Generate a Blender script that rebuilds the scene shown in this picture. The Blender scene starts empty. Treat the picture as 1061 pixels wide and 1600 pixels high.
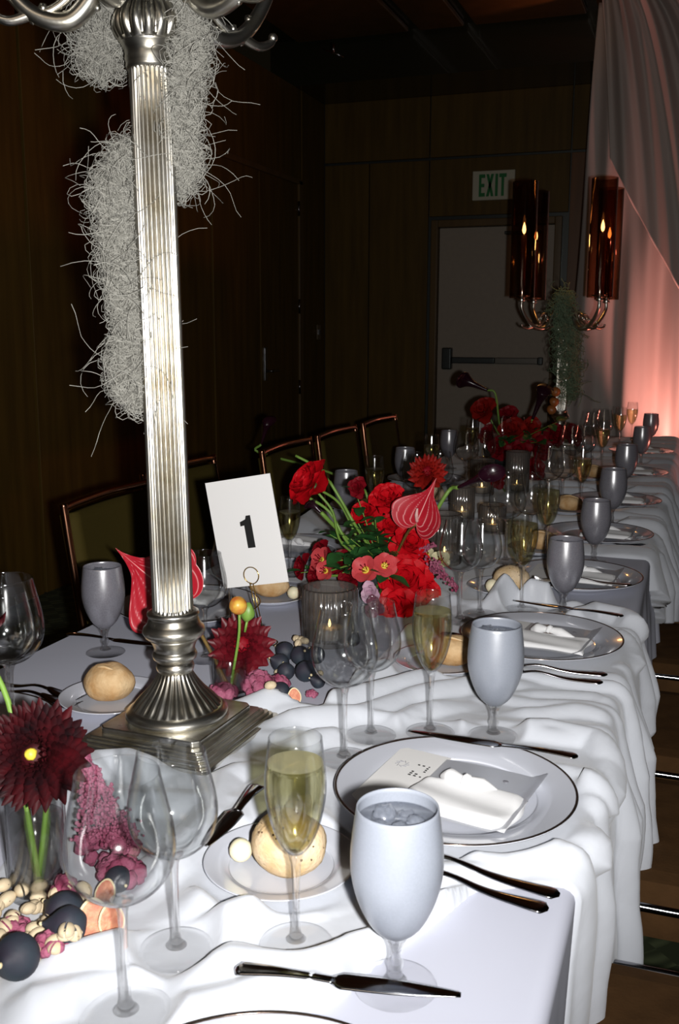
import bpy, math, random
import numpy as np
from mathutils import Vector, Matrix, Euler
random.seed(7); RNG=np.random.default_rng(7)
PI=math.pi
sc=bpy.context.scene; C=sc.collection
# ------------------------------------------------------------------ camera
cam=bpy.data.cameras.new('camera'); camo=bpy.data.objects.new('camera',cam); C.objects.link(camo)
cam.sensor_fit='VERTICAL'; cam.sensor_height=36; cam.lens=1556/1600*36; cam.clip_start=.02
yw,pt,rl=map(math.radians,(19.7,10.3,.15))
f=Vector((-math.sin(yw)*math.cos(pt),math.cos(yw)*math.cos(pt),-math.sin(pt)))
r0=Vector((math.cos(yw),math.sin(yw),0)); u0=r0.cross(f)
r1=r0*math.cos(rl)+u0*math.sin(rl); u1=-r0*math.sin(rl)+u0*math.cos(rl)
M=Matrix((r1,u1,-f)).transposed().to_4x4(); M.translation=(0,0,1.29); camo.matrix_world=M
sc.camera=camo
cam.dof.use_dof=True; cam.dof.focus_distance=1.75; cam.dof.aperture_fstop=20
# ------------------------------------------------------------------ world, exposure
w=bpy.data.worlds.new('world'); sc.world=w; w.use_nodes=True
w.node_tree.nodes['Background'].inputs[0].default_value=(.55,.42,.22,1)
w.node_tree.nodes['Background'].inputs[1].default_value=.006
sc.view_settings.view_transform='Standard'; sc.view_settings.look='None'
sc.view_settings.gamma=1; sc.view_settings.use_curve_mapping=False; sc.view_settings.exposure=0
sc.cycles.use_denoising=True; sc.cycles.transparent_max_bounces=40; sc.cycles.max_bounces=14
sc.cycles.transmission_bounces=10; sc.cycles.glossy_bounces=5; sc.cycles.diffuse_bounces=3
sc.cycles.caustics_reflective=False; sc.cycles.caustics_refractive=False; sc.cycles.sample_clamp_indirect=6
def light(name,kind,loc,power,color,size=.01,look=None,spot=None,blend=.5):
    l=bpy.data.lights.new(name,kind); l.energy=power; l.color=color
    if kind=='AREA': l.size=size
    else: l.shadow_soft_size=size
    if spot: l.spot_size=math.radians(spot); l.spot_blend=blend
    o=bpy.data.objects.new(name,l); C.objects.link(o); o.location=loc
    if look is not None: o.rotation_euler=(Vector(look)-Vector(loc)).to_track_quat('-Z','Y').to_euler()
    return o
# the camera's own flash, beside the lens
light('flash_light','SPOT',Vector((0,0,1.29))+r1*.05+u1*(-.016),120,(1,.985,.965),.012,Vector((0,0,1.29))+f*2+u1*.14,96,1)
# uplight on the floor in front of the drape, and its neighbours down the right wall
light('drape_uplight','SPOT',(-.24,6.52,.12),150,(1,.37,.30),.04,(-.15,6.78,1.6),56,1)
light('side_uplight','SPOT',(1.6,4.9,.2),45,(1,.25,.18),.06,(-.2,4.6,1.4),70,.8)
light('added_ceiling_spot','SPOT',(-.8,5.6,2.3),7,(1,.40,.12),.12,(-1.25,7.0,3.4),48,1)  # added spot without a fixture, gives the raised ceiling panels their orange glow
light('room_light','AREA',(-.6,-2.2,2.9),5,(1,.8,.6),1.2,(-.6,1.5,.8))
# ------------------------------------------------------------------ materials
def mat(name): 
    m=bpy.data.materials.new(name); m.use_nodes=True; return m,m.node_tree.nodes,m.node_tree.links
def pbr(name,col,rough=.5,metal=0,bump=0,bscale=40,var=0,vscale=8,sheen=0,trans=0,sss=0,emis=None,es=0,coat=0,stretch=(1,1,1),spec=.5,bdist=.002,col2=None):
    m,N,L=mat(name); b=N['Principled BSDF']
    b.inputs['Base Color'].default_value=(*col,1); b.inputs['Roughness'].default_value=rough
    b.inputs['Metallic'].default_value=metal; b.inputs['Sheen Weight'].default_value=sheen
    b.inputs['Transmission Weight'].default_value=trans; b.inputs['Coat Weight'].default_value=coat
    b.inputs['Specular IOR Level'].default_value=spec
    if sss: b.inputs['Subsurface Weight'].default_value=sss; b.inputs['Subsurface Radius'].default_value=(.01,.004,.003)
    if emis: b.inputs['Emission Color'].default_value=(*emis,1); b.inputs['Emission Strength'].default_value=es
    if var or bump:
        tc=N.new('ShaderNodeTexCoord'); mp=N.new('ShaderNodeMapping'); mp.inputs['Scale'].default_value=stretch
        L.new(tc.outputs['Object'],mp.inputs['Vector'])
    if var:
        n=N.new('ShaderNodeTexNoise'); n.inputs['Scale'].default_value=vscale; n.inputs['Detail'].default_value=5
        L.new(mp.outputs[0],n.inputs['Vector'])
        r=N.new('ShaderNodeValToRGB'); r.color_ramp.elements[0].position=.3; r.color_ramp.elements[1].position=.7
        c2=col2 or tuple(c*(1-var) for c in col)
        r.color_ramp.elements[0].color=(*c2,1); r.color_ramp.elements[1].color=(*col,1)
        L.new(n.outputs['Fac'],r.inputs[0]); L.new(r.outputs[0],b.inputs['Base Color'])
    if bump:
        n=N.new('ShaderNodeTexNoise'); n.inputs['Scale'].default_value=bscale; n.inputs['Detail'].default_value=4
        L.new(mp.outputs[0],n.inputs['Vector'])
        bp=N.new('ShaderNodeBump'); bp.inputs['Strength'].default_value=bump; bp.inputs['Distance'].default_value=bdist
        L.new(n.outputs['Fac'],bp.inputs['Height']); L.new(bp.outputs[0],b.inputs['Normal'])
    return m
PETAL=dict(spec=.12)
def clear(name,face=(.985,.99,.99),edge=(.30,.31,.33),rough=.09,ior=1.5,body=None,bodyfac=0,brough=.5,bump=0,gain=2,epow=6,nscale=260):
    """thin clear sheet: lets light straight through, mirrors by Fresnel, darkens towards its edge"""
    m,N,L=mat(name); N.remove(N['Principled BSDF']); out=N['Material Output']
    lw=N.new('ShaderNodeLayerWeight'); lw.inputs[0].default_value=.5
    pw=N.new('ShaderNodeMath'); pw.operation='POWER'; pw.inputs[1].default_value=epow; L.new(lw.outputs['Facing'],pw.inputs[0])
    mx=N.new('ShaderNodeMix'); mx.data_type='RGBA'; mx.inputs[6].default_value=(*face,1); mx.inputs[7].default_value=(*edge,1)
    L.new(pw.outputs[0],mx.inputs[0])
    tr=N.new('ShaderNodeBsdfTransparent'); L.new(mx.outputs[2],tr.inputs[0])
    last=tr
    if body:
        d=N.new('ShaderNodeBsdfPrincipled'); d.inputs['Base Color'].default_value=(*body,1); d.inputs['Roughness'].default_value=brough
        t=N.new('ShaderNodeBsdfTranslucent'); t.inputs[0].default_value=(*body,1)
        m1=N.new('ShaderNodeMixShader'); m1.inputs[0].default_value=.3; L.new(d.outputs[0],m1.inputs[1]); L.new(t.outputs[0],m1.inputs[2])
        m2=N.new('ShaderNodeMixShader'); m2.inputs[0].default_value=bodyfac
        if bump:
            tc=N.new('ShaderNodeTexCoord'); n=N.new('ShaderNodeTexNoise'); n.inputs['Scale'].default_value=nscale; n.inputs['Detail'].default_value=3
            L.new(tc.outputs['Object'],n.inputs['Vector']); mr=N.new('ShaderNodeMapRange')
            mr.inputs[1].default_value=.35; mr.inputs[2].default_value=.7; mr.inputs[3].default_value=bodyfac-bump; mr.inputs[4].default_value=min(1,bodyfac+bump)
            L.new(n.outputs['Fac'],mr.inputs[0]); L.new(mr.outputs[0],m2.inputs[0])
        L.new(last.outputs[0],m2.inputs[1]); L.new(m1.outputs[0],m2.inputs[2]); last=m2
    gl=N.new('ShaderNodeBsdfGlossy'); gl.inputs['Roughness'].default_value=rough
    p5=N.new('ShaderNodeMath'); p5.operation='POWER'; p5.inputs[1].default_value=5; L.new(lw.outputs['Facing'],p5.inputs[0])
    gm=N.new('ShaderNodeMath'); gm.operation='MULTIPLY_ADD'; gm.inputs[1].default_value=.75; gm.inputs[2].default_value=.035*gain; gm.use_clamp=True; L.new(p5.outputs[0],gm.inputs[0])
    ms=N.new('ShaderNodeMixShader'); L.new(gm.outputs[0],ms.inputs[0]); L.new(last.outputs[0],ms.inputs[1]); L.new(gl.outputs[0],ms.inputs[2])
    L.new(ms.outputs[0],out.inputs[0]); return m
def solid_glass(name,col,tint,fac,ior=1.45,rough=0):
    m,N,L=mat(name); N.remove(N['Principled BSDF']); out=N['Material Output']
    g=N.new('ShaderNodeBsdfGlass'); g.inputs[0].default_value=(*col,1); g.inputs['IOR'].default_value=ior; g.inputs['Roughness'].default_value=rough
    t=N.new('ShaderNodeBsdfTransparent'); t.inputs[0].default_value=(*tint,1)
    ms=N.new('ShaderNodeMixShader'); ms.inputs[0].default_value=fac; L.new(g.outputs[0],ms.inputs[1]); L.new(t.outputs[0],ms.inputs[2])
    L.new(ms.outputs[0],out.inputs[0]); return m
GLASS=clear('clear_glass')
FOOTG=clear('foot_glass',face=(.995,.995,.995),edge=(.8,.8,.82),rough=.08,gain=.7)
STEMG=solid_glass('stem_glass',(1,1,1),(.99,.99,.99),.68,rough=.06)
RIBG=clear('ribbed_glass',face=(.93,.91,.89),edge=(.25,.21,.18),rough=.10,gain=3,epow=1.5,body=(.50,.46,.43),bodyfac=.14)
AMBG=clear('amber_hurricane_glass',face=(.80,.66,.56),edge=(.16,.07,.04),rough=.08,gain=2,epow=3)
FROST=clear('condensation_glass',face=(.80,.80,.85),edge=(.5,.5,.6),rough=.28,body=(.47,.46,.52),bodyfac=.5,brough=.30,bump=.10,gain=6,epow=4,nscale=420)
FROSTF=clear('heavy_condensation_glass',face=(.8,.82,.86),edge=(.6,.63,.7),rough=.35,body=(.44,.475,.55),bodyfac=.80,brough=.42,bump=.03,gain=3,nscale=500)
WATER=clear('iced_water',face=(.85,.87,.9),edge=(.5,.5,.55),rough=.08,body=(.42,.45,.52),bodyfac=.30,bump=.1)
WINE=solid_glass('sparkling_wine',(.995,.96,.74),(.985,.95,.70),.66,1.33,.03)
WINETOP=clear('wine_surface',face=(.97,.93,.7),edge=(.8,.72,.4),rough=.05,body=(.8,.76,.5),bodyfac=.45)
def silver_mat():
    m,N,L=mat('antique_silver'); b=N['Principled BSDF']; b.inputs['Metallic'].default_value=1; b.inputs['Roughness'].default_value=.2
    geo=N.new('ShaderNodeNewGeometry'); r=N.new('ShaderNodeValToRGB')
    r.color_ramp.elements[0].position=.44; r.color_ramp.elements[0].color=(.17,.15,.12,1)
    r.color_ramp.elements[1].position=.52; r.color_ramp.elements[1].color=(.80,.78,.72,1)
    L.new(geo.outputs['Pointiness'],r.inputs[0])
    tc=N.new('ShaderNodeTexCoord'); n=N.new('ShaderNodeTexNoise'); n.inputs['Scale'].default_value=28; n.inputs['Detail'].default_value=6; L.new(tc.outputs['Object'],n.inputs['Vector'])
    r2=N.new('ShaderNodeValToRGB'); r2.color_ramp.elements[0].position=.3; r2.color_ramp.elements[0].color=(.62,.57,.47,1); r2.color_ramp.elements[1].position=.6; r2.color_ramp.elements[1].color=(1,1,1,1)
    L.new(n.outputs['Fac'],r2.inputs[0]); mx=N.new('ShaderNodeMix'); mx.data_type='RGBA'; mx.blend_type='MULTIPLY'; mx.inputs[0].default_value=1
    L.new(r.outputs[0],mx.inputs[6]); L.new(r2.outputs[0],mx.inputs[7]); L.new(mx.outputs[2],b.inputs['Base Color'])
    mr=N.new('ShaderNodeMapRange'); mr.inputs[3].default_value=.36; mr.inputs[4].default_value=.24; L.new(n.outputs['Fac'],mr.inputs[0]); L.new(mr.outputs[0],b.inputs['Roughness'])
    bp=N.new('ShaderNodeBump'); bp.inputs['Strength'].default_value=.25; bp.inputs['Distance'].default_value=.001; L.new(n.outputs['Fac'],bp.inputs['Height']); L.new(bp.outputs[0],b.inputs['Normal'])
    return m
SILVER=silver_mat()
CUTL=pbr('polished_steel',(.50,.50,.52),.13,1)
CLOTH=pbr('white_table_linen',(.545,.56,.655),.8,bump=.15,bscale=900,bdist=.0004,stretch=(1,1,1))
SATIN=pbr('white_satin',(.60,.625,.68),.34,sheen=.25,bump=.25,bscale=14,bdist=.01,spec=.45)
NAPK=pbr('white_napkin',(.78,.78,.79),.7,sheen=.2,bump=.2,bscale=60)
CHINA=pbr('white_china',(.60,.62,.69),.12,coat=.6)
RIMM=pbr('dark_platinum_rim',(.16,.12,.10),.2,.9)
PAPER=pbr('white_card_stock',(.84,.83,.82),.7)
VELL=clear('vellum_paper',face=(.9,.92,.95),edge=(.7,.7,.75),rough=.3,body=(.74,.76,.82),bodyfac=.72,gain=2)
INK=pbr('black_ink',(.012,.012,.012),.5)
GOLD=pbr('gold_wire',(.75,.5,.15),.2,1)
BREAD=pbr('bread_crust',(.70,.50,.28),.8,bump=.7,bscale=160,var=.35,vscale=38,col2=(.46,.25,.09))
BREADP=pbr('speckled_bread_crust',(.74,.60,.42),.85,bump=.7,bscale=200,var=.3,vscale=30,col2=(.58,.38,.17))
SPECK=pbr('seed_flecks',(.10,.06,.03),.7)
BUTTER=pbr('butter',(.86,.78,.55),.5,sss=.2)
RED=pbr('red_petal',(.62,.005,.012),.5,var=.25,vscale=18,spec=.15)
DRED=pbr('dark_red_petal',(.25,.004,.012),.5,var=.5,vscale=30,spec=.15)
MRED=pbr('maroon_dahlia_petal',(.050,.003,.005),.55,var=.7,vscale=45,col2=(.008,.003,.004),spec=.15)
MREDB=pbr('crimson_dahlia_petal',(.17,.004,.012),.5,var=.6,vscale=30)
BRED=pbr('brick_red_petal',(.33,.012,.008),.5,var=.5,vscale=40,spec=.15)
CORAL=pbr('coral_pink_petal',(.72,.08,.09),.45,var=.4,vscale=40,spec=.15)
PINK=pbr('dusty_pink_bloom',(.42,.13,.21),.8,bump=.8,bscale=220,var=.5,vscale=60,col2=(.22,.025,.07),bdist=.004)
LILAC=pbr('lilac_petal',(.62,.38,.50),.6,var=.2)
CREAM=pbr('cream_petal',(.72,.66,.40),.6,var=.2)
YEL=pbr('yellow_throat',(.80,.60,.06),.5)
GREEN=pbr('green_stem',(.20,.36,.06),.45,var=.3,vscale=20)
LEAF=pbr('green_leaf',(.035,.14,.035),.42,var=.5,vscale=30)
BROWN=pbr('brown_stem',(.20,.12,.03),.5,var=.4,vscale=40)
CALLA=pbr('near_black_calla',(.028,.006,.014),.25,var=.4)
FIG=pbr('dark_fig_skin',(.018,.036,.048),.62,bump=.3,bscale=60,var=.5,vscale=25,col2=(.028,.018,.032))
FIGR=pbr('fig_skin_edge',(.72,.60,.36),.6)
FIGF=pbr('fig_flesh',(.78,.36,.20),.6,bump=.8,bscale=300,var=.5,vscale=120,col2=(.55,.16,.10))
NUT=pbr('pistachio_shell',(.74,.60,.40),.6,var=.25,vscale=50)
MOSS=pbr('grey_dried_moss',(.37,.36,.32),.8)
MOSSG=pbr('green_grey_moss',(.16,.22,.13),.8)
COPPER=pbr('polished_copper_tube',(.62,.30,.18),.16,1)
CHROME=pbr('dark_chrome_tube',(.30,.30,.32),.16,1)
UPH=pbr('brown_upholstery',(.062,.046,.010),.8,spec=.1,bump=.2,bscale=200)
SEATM=pbr('brown_seat_fabric',(.085,.042,.016),.85,spec=.1,bump=.3,bscale=180,var=.3,vscale=25)
WOOD=pbr('dark_walnut_veneer',(.150,.088,.016),.5,spec=.25,var=.4,vscale=3,stretch=(6,6,.5),bump=.05)
WOODR=pbr('reddish_walnut_veneer',(.19,.075,.018),.4,var=.35,vscale=3,stretch=(6,6,.5))
WOODT=pbr('walnut_trim',(.16,.095,.03),.35,var=.3,vscale=3,stretch=(5,5,.5))
DOORM=pbr('painted_door',(.42,.36,.29),.55,var=.06,vscale=30)
STEELD=pbr('dark_steel',(.07,.08,.08),.35,.6)
PLAS=pbr('exit_sign_face',(.66,.64,.50),.4)
EGREEN=pbr('exit_green',(.01,.22,.05),.5)
CEIL=pbr('lacquered_ceiling',(.020,.020,.010),.25,coat=.5)
CEILO=pbr('copper_toned_ceiling_panel',(.16,.08,.02),.35,var=.3)
CARPET=None
def carpet():
    m,N,L=mat('patterned_carpet'); b=N['Principled BSDF']; b.inputs['Roughness'].default_value=.95
    tc=N.new('ShaderNodeTexCoord'); mp=N.new('ShaderNodeMapping'); mp.inputs['Rotation'].default_value=(0,0,.78); L.new(tc.outputs['Object'],mp.inputs[0])
    wv=N.new('ShaderNodeTexWave'); wv.inputs['Scale'].default_value=9; wv.inputs['Distortion'].default_value=3; wv.inputs['Detail'].default_value=2; L.new(mp.outputs[0],wv.inputs[0])
    ck=N.new('ShaderNodeTexChecker'); ck.inputs['Scale'].default_value=16; L.new(mp.outputs[0],ck.inputs[0])
    a=N.new('ShaderNodeMath'); a.operation='MULTIPLY'; L.new(wv.outputs['Fac'],a.inputs[0]); L.new(ck.outputs['Fac'],a.inputs[1])
    r=N.new('ShaderNodeValToRGB'); r.color_ramp.elements[0].color=(.030,.040,.014,1); r.color_ramp.elements[1].color=(.085,.105,.045,1)
    L.new(a.outputs[0],r.inputs[0]); L.new(r.outputs[0],b.inputs['Base Color']); return m
CARPET=carpet()
def drape_mat():
    m=pbr('sheer_white_drape',(.55,.50,.47),.8,sheen=.2)
    return m
DRAPE=drape_mat()
WAXM=pbr('candle_wax',(.80,.74,.62),.5,sss=.3)
FLAME,_N,_L=mat('candle_flame'); _b=_N['Principled BSDF']; _b.inputs['Base Color'].default_value=(0,0,0,1); _b.inputs['Emission Color'].default_value=(1,.62,.22,1); _b.inputs['Emission Strength'].default_value=9
def anth_mat():
    m,N,L=mat('veined_anthurium'); b=N['Principled BSDF']; b.inputs['Roughness'].default_value=.35; b.inputs['Coat Weight'].default_value=.3
    a=N.new('ShaderNodeAttribute'); a.attribute_name='vein'
    r=N.new('ShaderNodeValToRGB'); r.color_ramp.elements[0].position=.0; r.color_ramp.elements[0].color=(.45,.012,.025,1)
    e=r.color_ramp.elements.new(.6); e.color=(.52,.05,.07,1); r.color_ramp.elements[-1].color=(.85,.42,.40,1); r.color_ramp.elements[-1].position=.95
    L.new(a.outputs['Fac'],r.inputs[0]); L.new(r.outputs[0],b.inputs['Base Color']); return m
ANTH=anth_mat()
# ------------------------------------------------------------------ mesh helpers
def mk(name,V,F,m,parent=None,loc=None,smooth=True,rot=None,scale=None):
    me=bpy.data.meshes.new(name); me.from_pydata([tuple(v) for v in V] if not isinstance(V,np.ndarray) else V.tolist(),[],F if isinstance(F,list) else F.tolist()); 
    if smooth: me.shade_smooth()
    if m: me.materials.append(m)
    me.update()
    return ob(name,me,parent,loc,rot,scale)
def ob(name,me,parent=None,loc=None,rot=None,scale=None):
    o=bpy.data.objects.new(name,me); C.objects.link(o)
    if parent: o.parent=parent
    if loc is not None: o.location=loc
    if rot is not None:
        if isinstance(rot,Matrix): o.rotation_euler=rot.to_euler()
        else: o.rotation_euler=rot
    if scale is not None: o.scale=scale if hasattr(scale,'__len__') else (scale,)*3
    return o
def tag(o,label,cat,group=None,kind=None):
    o['label']=label; o['category']=cat
    if group: o['group']=group
    if kind: o['kind']=kind
    return o
def thing(name,label,cat,loc,group=None,rz=0):
    o=bpy.data.objects.new(name,None); o.empty_display_size=.02; C.objects.link(o); o.location=loc; o.rotation_euler=(0,0,rz)
    return tag(o,label,cat,group)
def dup(root,loc=None,label=None,rz=None,group=None,scale=None):
    r=root.copy(); C.objects.link(r)
    if loc is not None: r.location=loc
    if rz is not None: r.rotation_euler=(r.rotation_euler[0],r.rotation_euler[1],rz)
    if label: r['label']=label
    if group: r['group']=group
    if scale: r.scale=(scale,)*3
    for ch in list(root.children):
        c=ch.copy(); C.objects.link(c); c.parent=r
        for g in list(ch.children):
            d=g.copy(); C.objects.link(d); d.parent=c
    return r
def struct(o): o['kind']='structure'; return o
class MB:
    def __init__(s): s.V=[]; s.F=[]
    def add(s,V,F):
        n=len(s.V); s.V+= [tuple(v) for v in V]; s.F+=[tuple(i+n for i in f) for f in F]; return s
    def box(s,a,b):
        x0,y0,z0=a; x1,y1,z1=b
        return s.add([(x0,y0,z0),(x1,y0,z0),(x1,y1,z0),(x0,y1,z0),(x0,y0,z1),(x1,y0,z1),(x1,y1,z1),(x0,y1,z1)],[(3,2,1,0),(4,5,6,7),(0,1,5,4),(1,2,6,5),(2,3,7,6),(3,0,4,7)])
    def build(s,name,m,parent=None,loc=None,smooth=False,bevel=0,**k):
        o=mk(name,s.V,s.F,m,parent,loc,smooth,**k)
        if bevel:
            b=o.modifiers.new('b','BEVEL'); b.width=bevel; b.segments=3; b.limit_method='ANGLE'; o.data.shade_smooth()
            wn=o.modifiers.new('wn','WEIGHTED_NORMAL')
        return o
def lathe(P,n=48,closed=False):
    V=[];F=[];rows=[]
    for r,z in P:
        if r<1e-6: rows.append([len(V)]); V.append((0,0,z))
        else:
            rows.append(list(range(len(V),len(V)+n)))
            V+=[(r*math.cos(2*PI*i/n),r*math.sin(2*PI*i/n),z) for i in range(n)]
    for a,b in zip(rows,rows[1:]):
        for i in range(n):
            j=(i+1)%n
            if len(a)==1 and len(b)==1: continue
            if len(a)==1: F.append((a[0],b[j],b[i]))
            elif len(b)==1: F.append((a[i],a[j],b[0]))
            else: F.append((a[i],a[j],b[j],b[i]))
    return V,F
def spline(P,k=6):
    """Catmull-Rom through points (any dimension)"""
    P=[np.array(p,float) for p in P]; Q=[2*P[0]-P[1]]+P+[2*P[-1]-P[-2]]; out=[]
    for i in range(1,len(Q)-2):
        a,b,c,d=Q[i-1:i+3]
        for t in np.linspace(0,1,k,endpoint=False): out.append(.5*((2*b)+(c-a)*t+(2*a-5*b+4*c-d)*t*t+(3*b-a-3*c+d)*t**3))
    out.append(P[-1]); return out
def tube(path,rad,n=8,cap=True,k=5):
    """path: 3D points; rad scalar or list"""
    P=np.array(spline(path,k)) if k else np.array(path,float)
    R=np.interp(np.linspace(0,1,len(P)),np.linspace(0,1,len(rad)) ,rad) if hasattr(rad,'__len__') else np.full(len(P),rad)
    T=np.gradient(P,axis=0); T/=np.linalg.norm(T,axis=1)[:,None]+1e-12
    u=np.cross(T[0],(0,0,1)); 
    if np.linalg.norm(u)<.1: u=np.cross(T[0],(1,0,0))
    u/=np.linalg.norm(u); V=[];F=[]
    for i,(p,t,r) in enumerate(zip(P,T,R)):
        u=u-t*(u@t); u/=np.linalg.norm(u); v=np.cross(t,u)
        for j in range(n):
            a=2*PI*j/n; V.append(tuple(p+r*(u*math.cos(a)+v*math.sin(a))))
    for i in range(len(P)-1):
        for j in range(n): F.append((i*n+j,i*n+(j+1)%n,(i+1)*n+(j+1)%n,(i+1)*n+j))
    if cap:
        F.append(tuple(range(n))[::-1]); F.append(tuple(range((len(P)-1)*n,len(P)*n)))
    return V,F
def grid(nu,nv,fn):
    V=[fn(i/(nu-1),j/(nv-1)) for j in range(nv) for i in range(nu)]
    F=[(j*nu+i,j*nu+i+1,(j+1)*nu+i+1,(j+1)*nu+i) for j in range(nv-1) for i in range(nu-1)]
    return V,F
def blob(r,seed,amp=.12,n=16,sc=(1,1,1),freq=2.2):
    rg=random.Random(seed); ph=[[rg.uniform(0,6.28) for _ in range(3)] for _ in range(4)]; V=[];F=[]
    P=[]
    for j in range(n//2+1):
        th=PI*j/(n//2)
        for i in range(n):
            a=2*PI*i/n; d=(math.sin(th)*math.cos(a),math.sin(th)*math.sin(a),math.cos(th))
            k=1+amp*sum(math.sin(freq*(q+1)*.6*d[0]+p[0])*math.sin(freq*(q+1)*.6*d[1]+p[1])*math.cos(freq*d[2]+p[2]) for q,p in enumerate(ph))/2
            V.append((r*k*d[0]*sc[0],r*k*d[1]*sc[1],r*k*d[2]*sc[2]))
    for j in range(n//2):
        for i in range(n): F.append((j*n+i,j*n+(i+1)%n,(j+1)*n+(i+1)%n,(j+1)*n+i)[::-1])
    return V,F
# ------------------------------------------------------------------ room
TX0,TX1,TY0,TY1,TZ=-1.043,-.084,.02,5.36,.75
struct(MB().box((-3.4,-2.5,-.05),(3.2,8.3,0)).build('floor',CARPET))
wb=struct(MB().box((-3.2,8.03,0),(-2.06,8.2,3.1)).box((-1.06,8.03,0),(3.2,8.2,3.1)).box((-2.06,8.03,2.16),(-1.06,8.2,3.1)).build('wall_back',STEELD))
for a,b,c,d,m in [(-3.0,-2.62,0,2.62,WOOD),(-2.61,-2.12,0,2.62,WOOD),(-2.11,-1.02,2.19,2.62,WOOD),(-1.01,-.02,0,2.62,WOODR),(-.01,1,0,2.62,WOOD),(1.01,3.2,0,2.62,WOOD),
                  (-3.0,-2.12,2.64,3.1,WOOD),(-2.11,-1.02,2.64,3.1,WOOD),(-1.01,.6,2.64,3.1,WOOD),(.61,3.2,2.64,3.1,WOOD)]:
    MB().box((a,8.0,c),(b,8.035,d)).build('panel',m,wb,bevel=.003)
dr=struct(MB().box((-2.03,8.04,0),(-1.12,8.08,2.1)).build('door_1',DOORM))
fr=struct(MB().box((-2.09,7.985,0),(-2.035,8.06,2.16)).box((-1.115,7.985,0),(-1.06,8.06,2.16)).box((-2.035,7.985,2.105),(-1.115,8.06,2.16)).build('trim_1',WOODT,bevel=.006))
pb=MB().box((-1.98,7.97,.985),(-1.90,8.04,1.16)).build('bar_housing',STEELD,dr,bevel=.012)
MB().box((-1.90,7.985,1.035),(-1.55,8.02,1.085)).box((-1.21,7.985,1.03),(-1.17,8.04,1.09)).build('push_bar',STEELD,dr,bevel=.008)
MB().box((-1.55,7.99,1.035),(-1.21,8.02,1.085)).build('bar_cover',pbr('grey_bar_cover',(.16,.15,.13),.4,.5),dr,bevel=.006)
MB().box((-1.50,7.98,2.035),(-1.22,8.04,2.06)).build('door_closer',STEELD,dr,bevel=.005)
# exit sign
ex=thing('exit_sign','lit-looking pale EXIT sign with green letters above the door','sign',(-1.595,7.97,2.405))
MB().box((-.165,0,-.11),(.165,.05,.11)).build('housing',PLAS,ex,bevel=.006)
def letter(strokes,x,nm='letter'):
    mb=MB()
    for q in strokes:
        V=[(x+a,-.006,b) for a,b in q]+[(x+a,.002,b) for a,b in q]; n=len(q)
        mb.add(V,[tuple(range(n)),tuple(range(2*n-1,n-1,-1))]+[(i,i+n,(i+1)%n+n,(i+1)%n) for i in range(n)])
    return mb.build(nm,EGREEN,ex)
t=.018; h=.083
letter([[(0,-h),(t,-h),(t,h),(0,h)],[(t,-h),(.047,-h),(.047,-h+.027),(t,-h+.027)],[(t,-.013),(.042,-.013),(.042,.013),(t,.013)],[(t,h-.027),(.047,h-.027),(.047,h),(t,h)]],-.112)
letter([[(0,-h),(.02,-h),(.058,h),(.038,h)],[(.038,-h),(.058,-h),(.02,h),(0,h)]],-.055)
letter([[(0,-h),(.02,-h),(.02,h),(0,h)]],.015)
letter([[(.018,-h),(.038,-h),(.038,h-.027),(.018,h-.027)],[(0,h-.027),(.056,h-.027),(.056,h),(0,h)]],.045)
wl=struct(MB().box((-3.2,-2.5,0),(-3.04,8.2,3.1)).build('wall_left',STEELD))
for a,b,c,d in [(-2.5,.9,0,3.1),(.91,2.3,0,3.1),(2.31,4.03,0,3.1),(4.05,5.93,0,3.1),(5.93,7.48,2.44,3.1),(7.50,7.99,0,3.1)]:
    MB().box((-3.04,a,c),(-3.0,b,d)).build('panel',WOOD,wl,bevel=.003)
for k,(a,b) in enumerate([(5.96,6.69),(6.70,7.42)]):
    d=struct(MB().box((-3.05,a,0),(-3.005,b,2.4)).build('door_%d'%(k+2),WOOD,bevel=.003))
    if k==1:
        MB().box((-3.01,6.745,.93),(-2.995,6.785,1.17)).build('handle_plate',CHROME,d,bevel=.003)
        V,F=tube([(-2.995,6.765,1.0),(-2.95,6.765,1.0),(-2.945,6.80,1.0),(-2.945,6.88,1.0)],.009); mk('handle',V,F,CHROME,d)
        for z in (.85,1.48,2.22): V,F=tube([(-2.998,7.425,z-.055),(-2.998,7.425,z+.055)],.009,k=1); mk('hinge',V,F,CHROME,d)
struct(MB().box((-3.02,7.42,0),(-2.99,7.49,2.43)).box((-3.02,5.93,2.40),(-2.99,7.49,2.44)).build('trim_2',WOODT,bevel=.004))
sw=thing('light_switch','small pale wall switch plate near the room corner','switch',(-2.998,7.84,1.28)); MB().box((0,-.04,-.06),(.008,.04,.06)).build('plate',pbr('beige_plate',(.20,.15,.09),.5),sw,bevel=.003)
for y in (-.017,.017): MB().box((.008,y-.008,-.02),(.014,y+.008,.02)).build('toggle',CHROME,sw)
struct(MB().box((3.0,-2.5,0),(3.2,8.2,3.1)).build('wall_right',WOOD))
struct(MB().box((-3.4,-2.7,0),(3.2,-2.5,4)).build('wall_front',WOOD))
struct(MB().box((-3.2,7.423,3.1),(3.2,8.2,3.2)).build('ceiling',CEIL))
cl=struct(MB().box((-3.4,-2.7,3.42),(3.2,7.423,3.47)).build('ceiling_raised',CEIL)); cl.name='ceiling.001'
struct(MB().box((-3.2,7.423-.06,3.1),(3.2,7.423,3.42)).build('trim_3',CEIL))
for x0,x1 in ((-2.95,-2.10),(-2.02,-1.70),(-1.62,-.86),(-.78,.4)):
    for y0,y1 in ((5.7,7.3),(3.8,5.6),(1.9,3.7)):
        MB().box((x0,y0,3.385),(x1,y1,3.419)).build('panel',CEILO,cl,bevel=.01)
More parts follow.
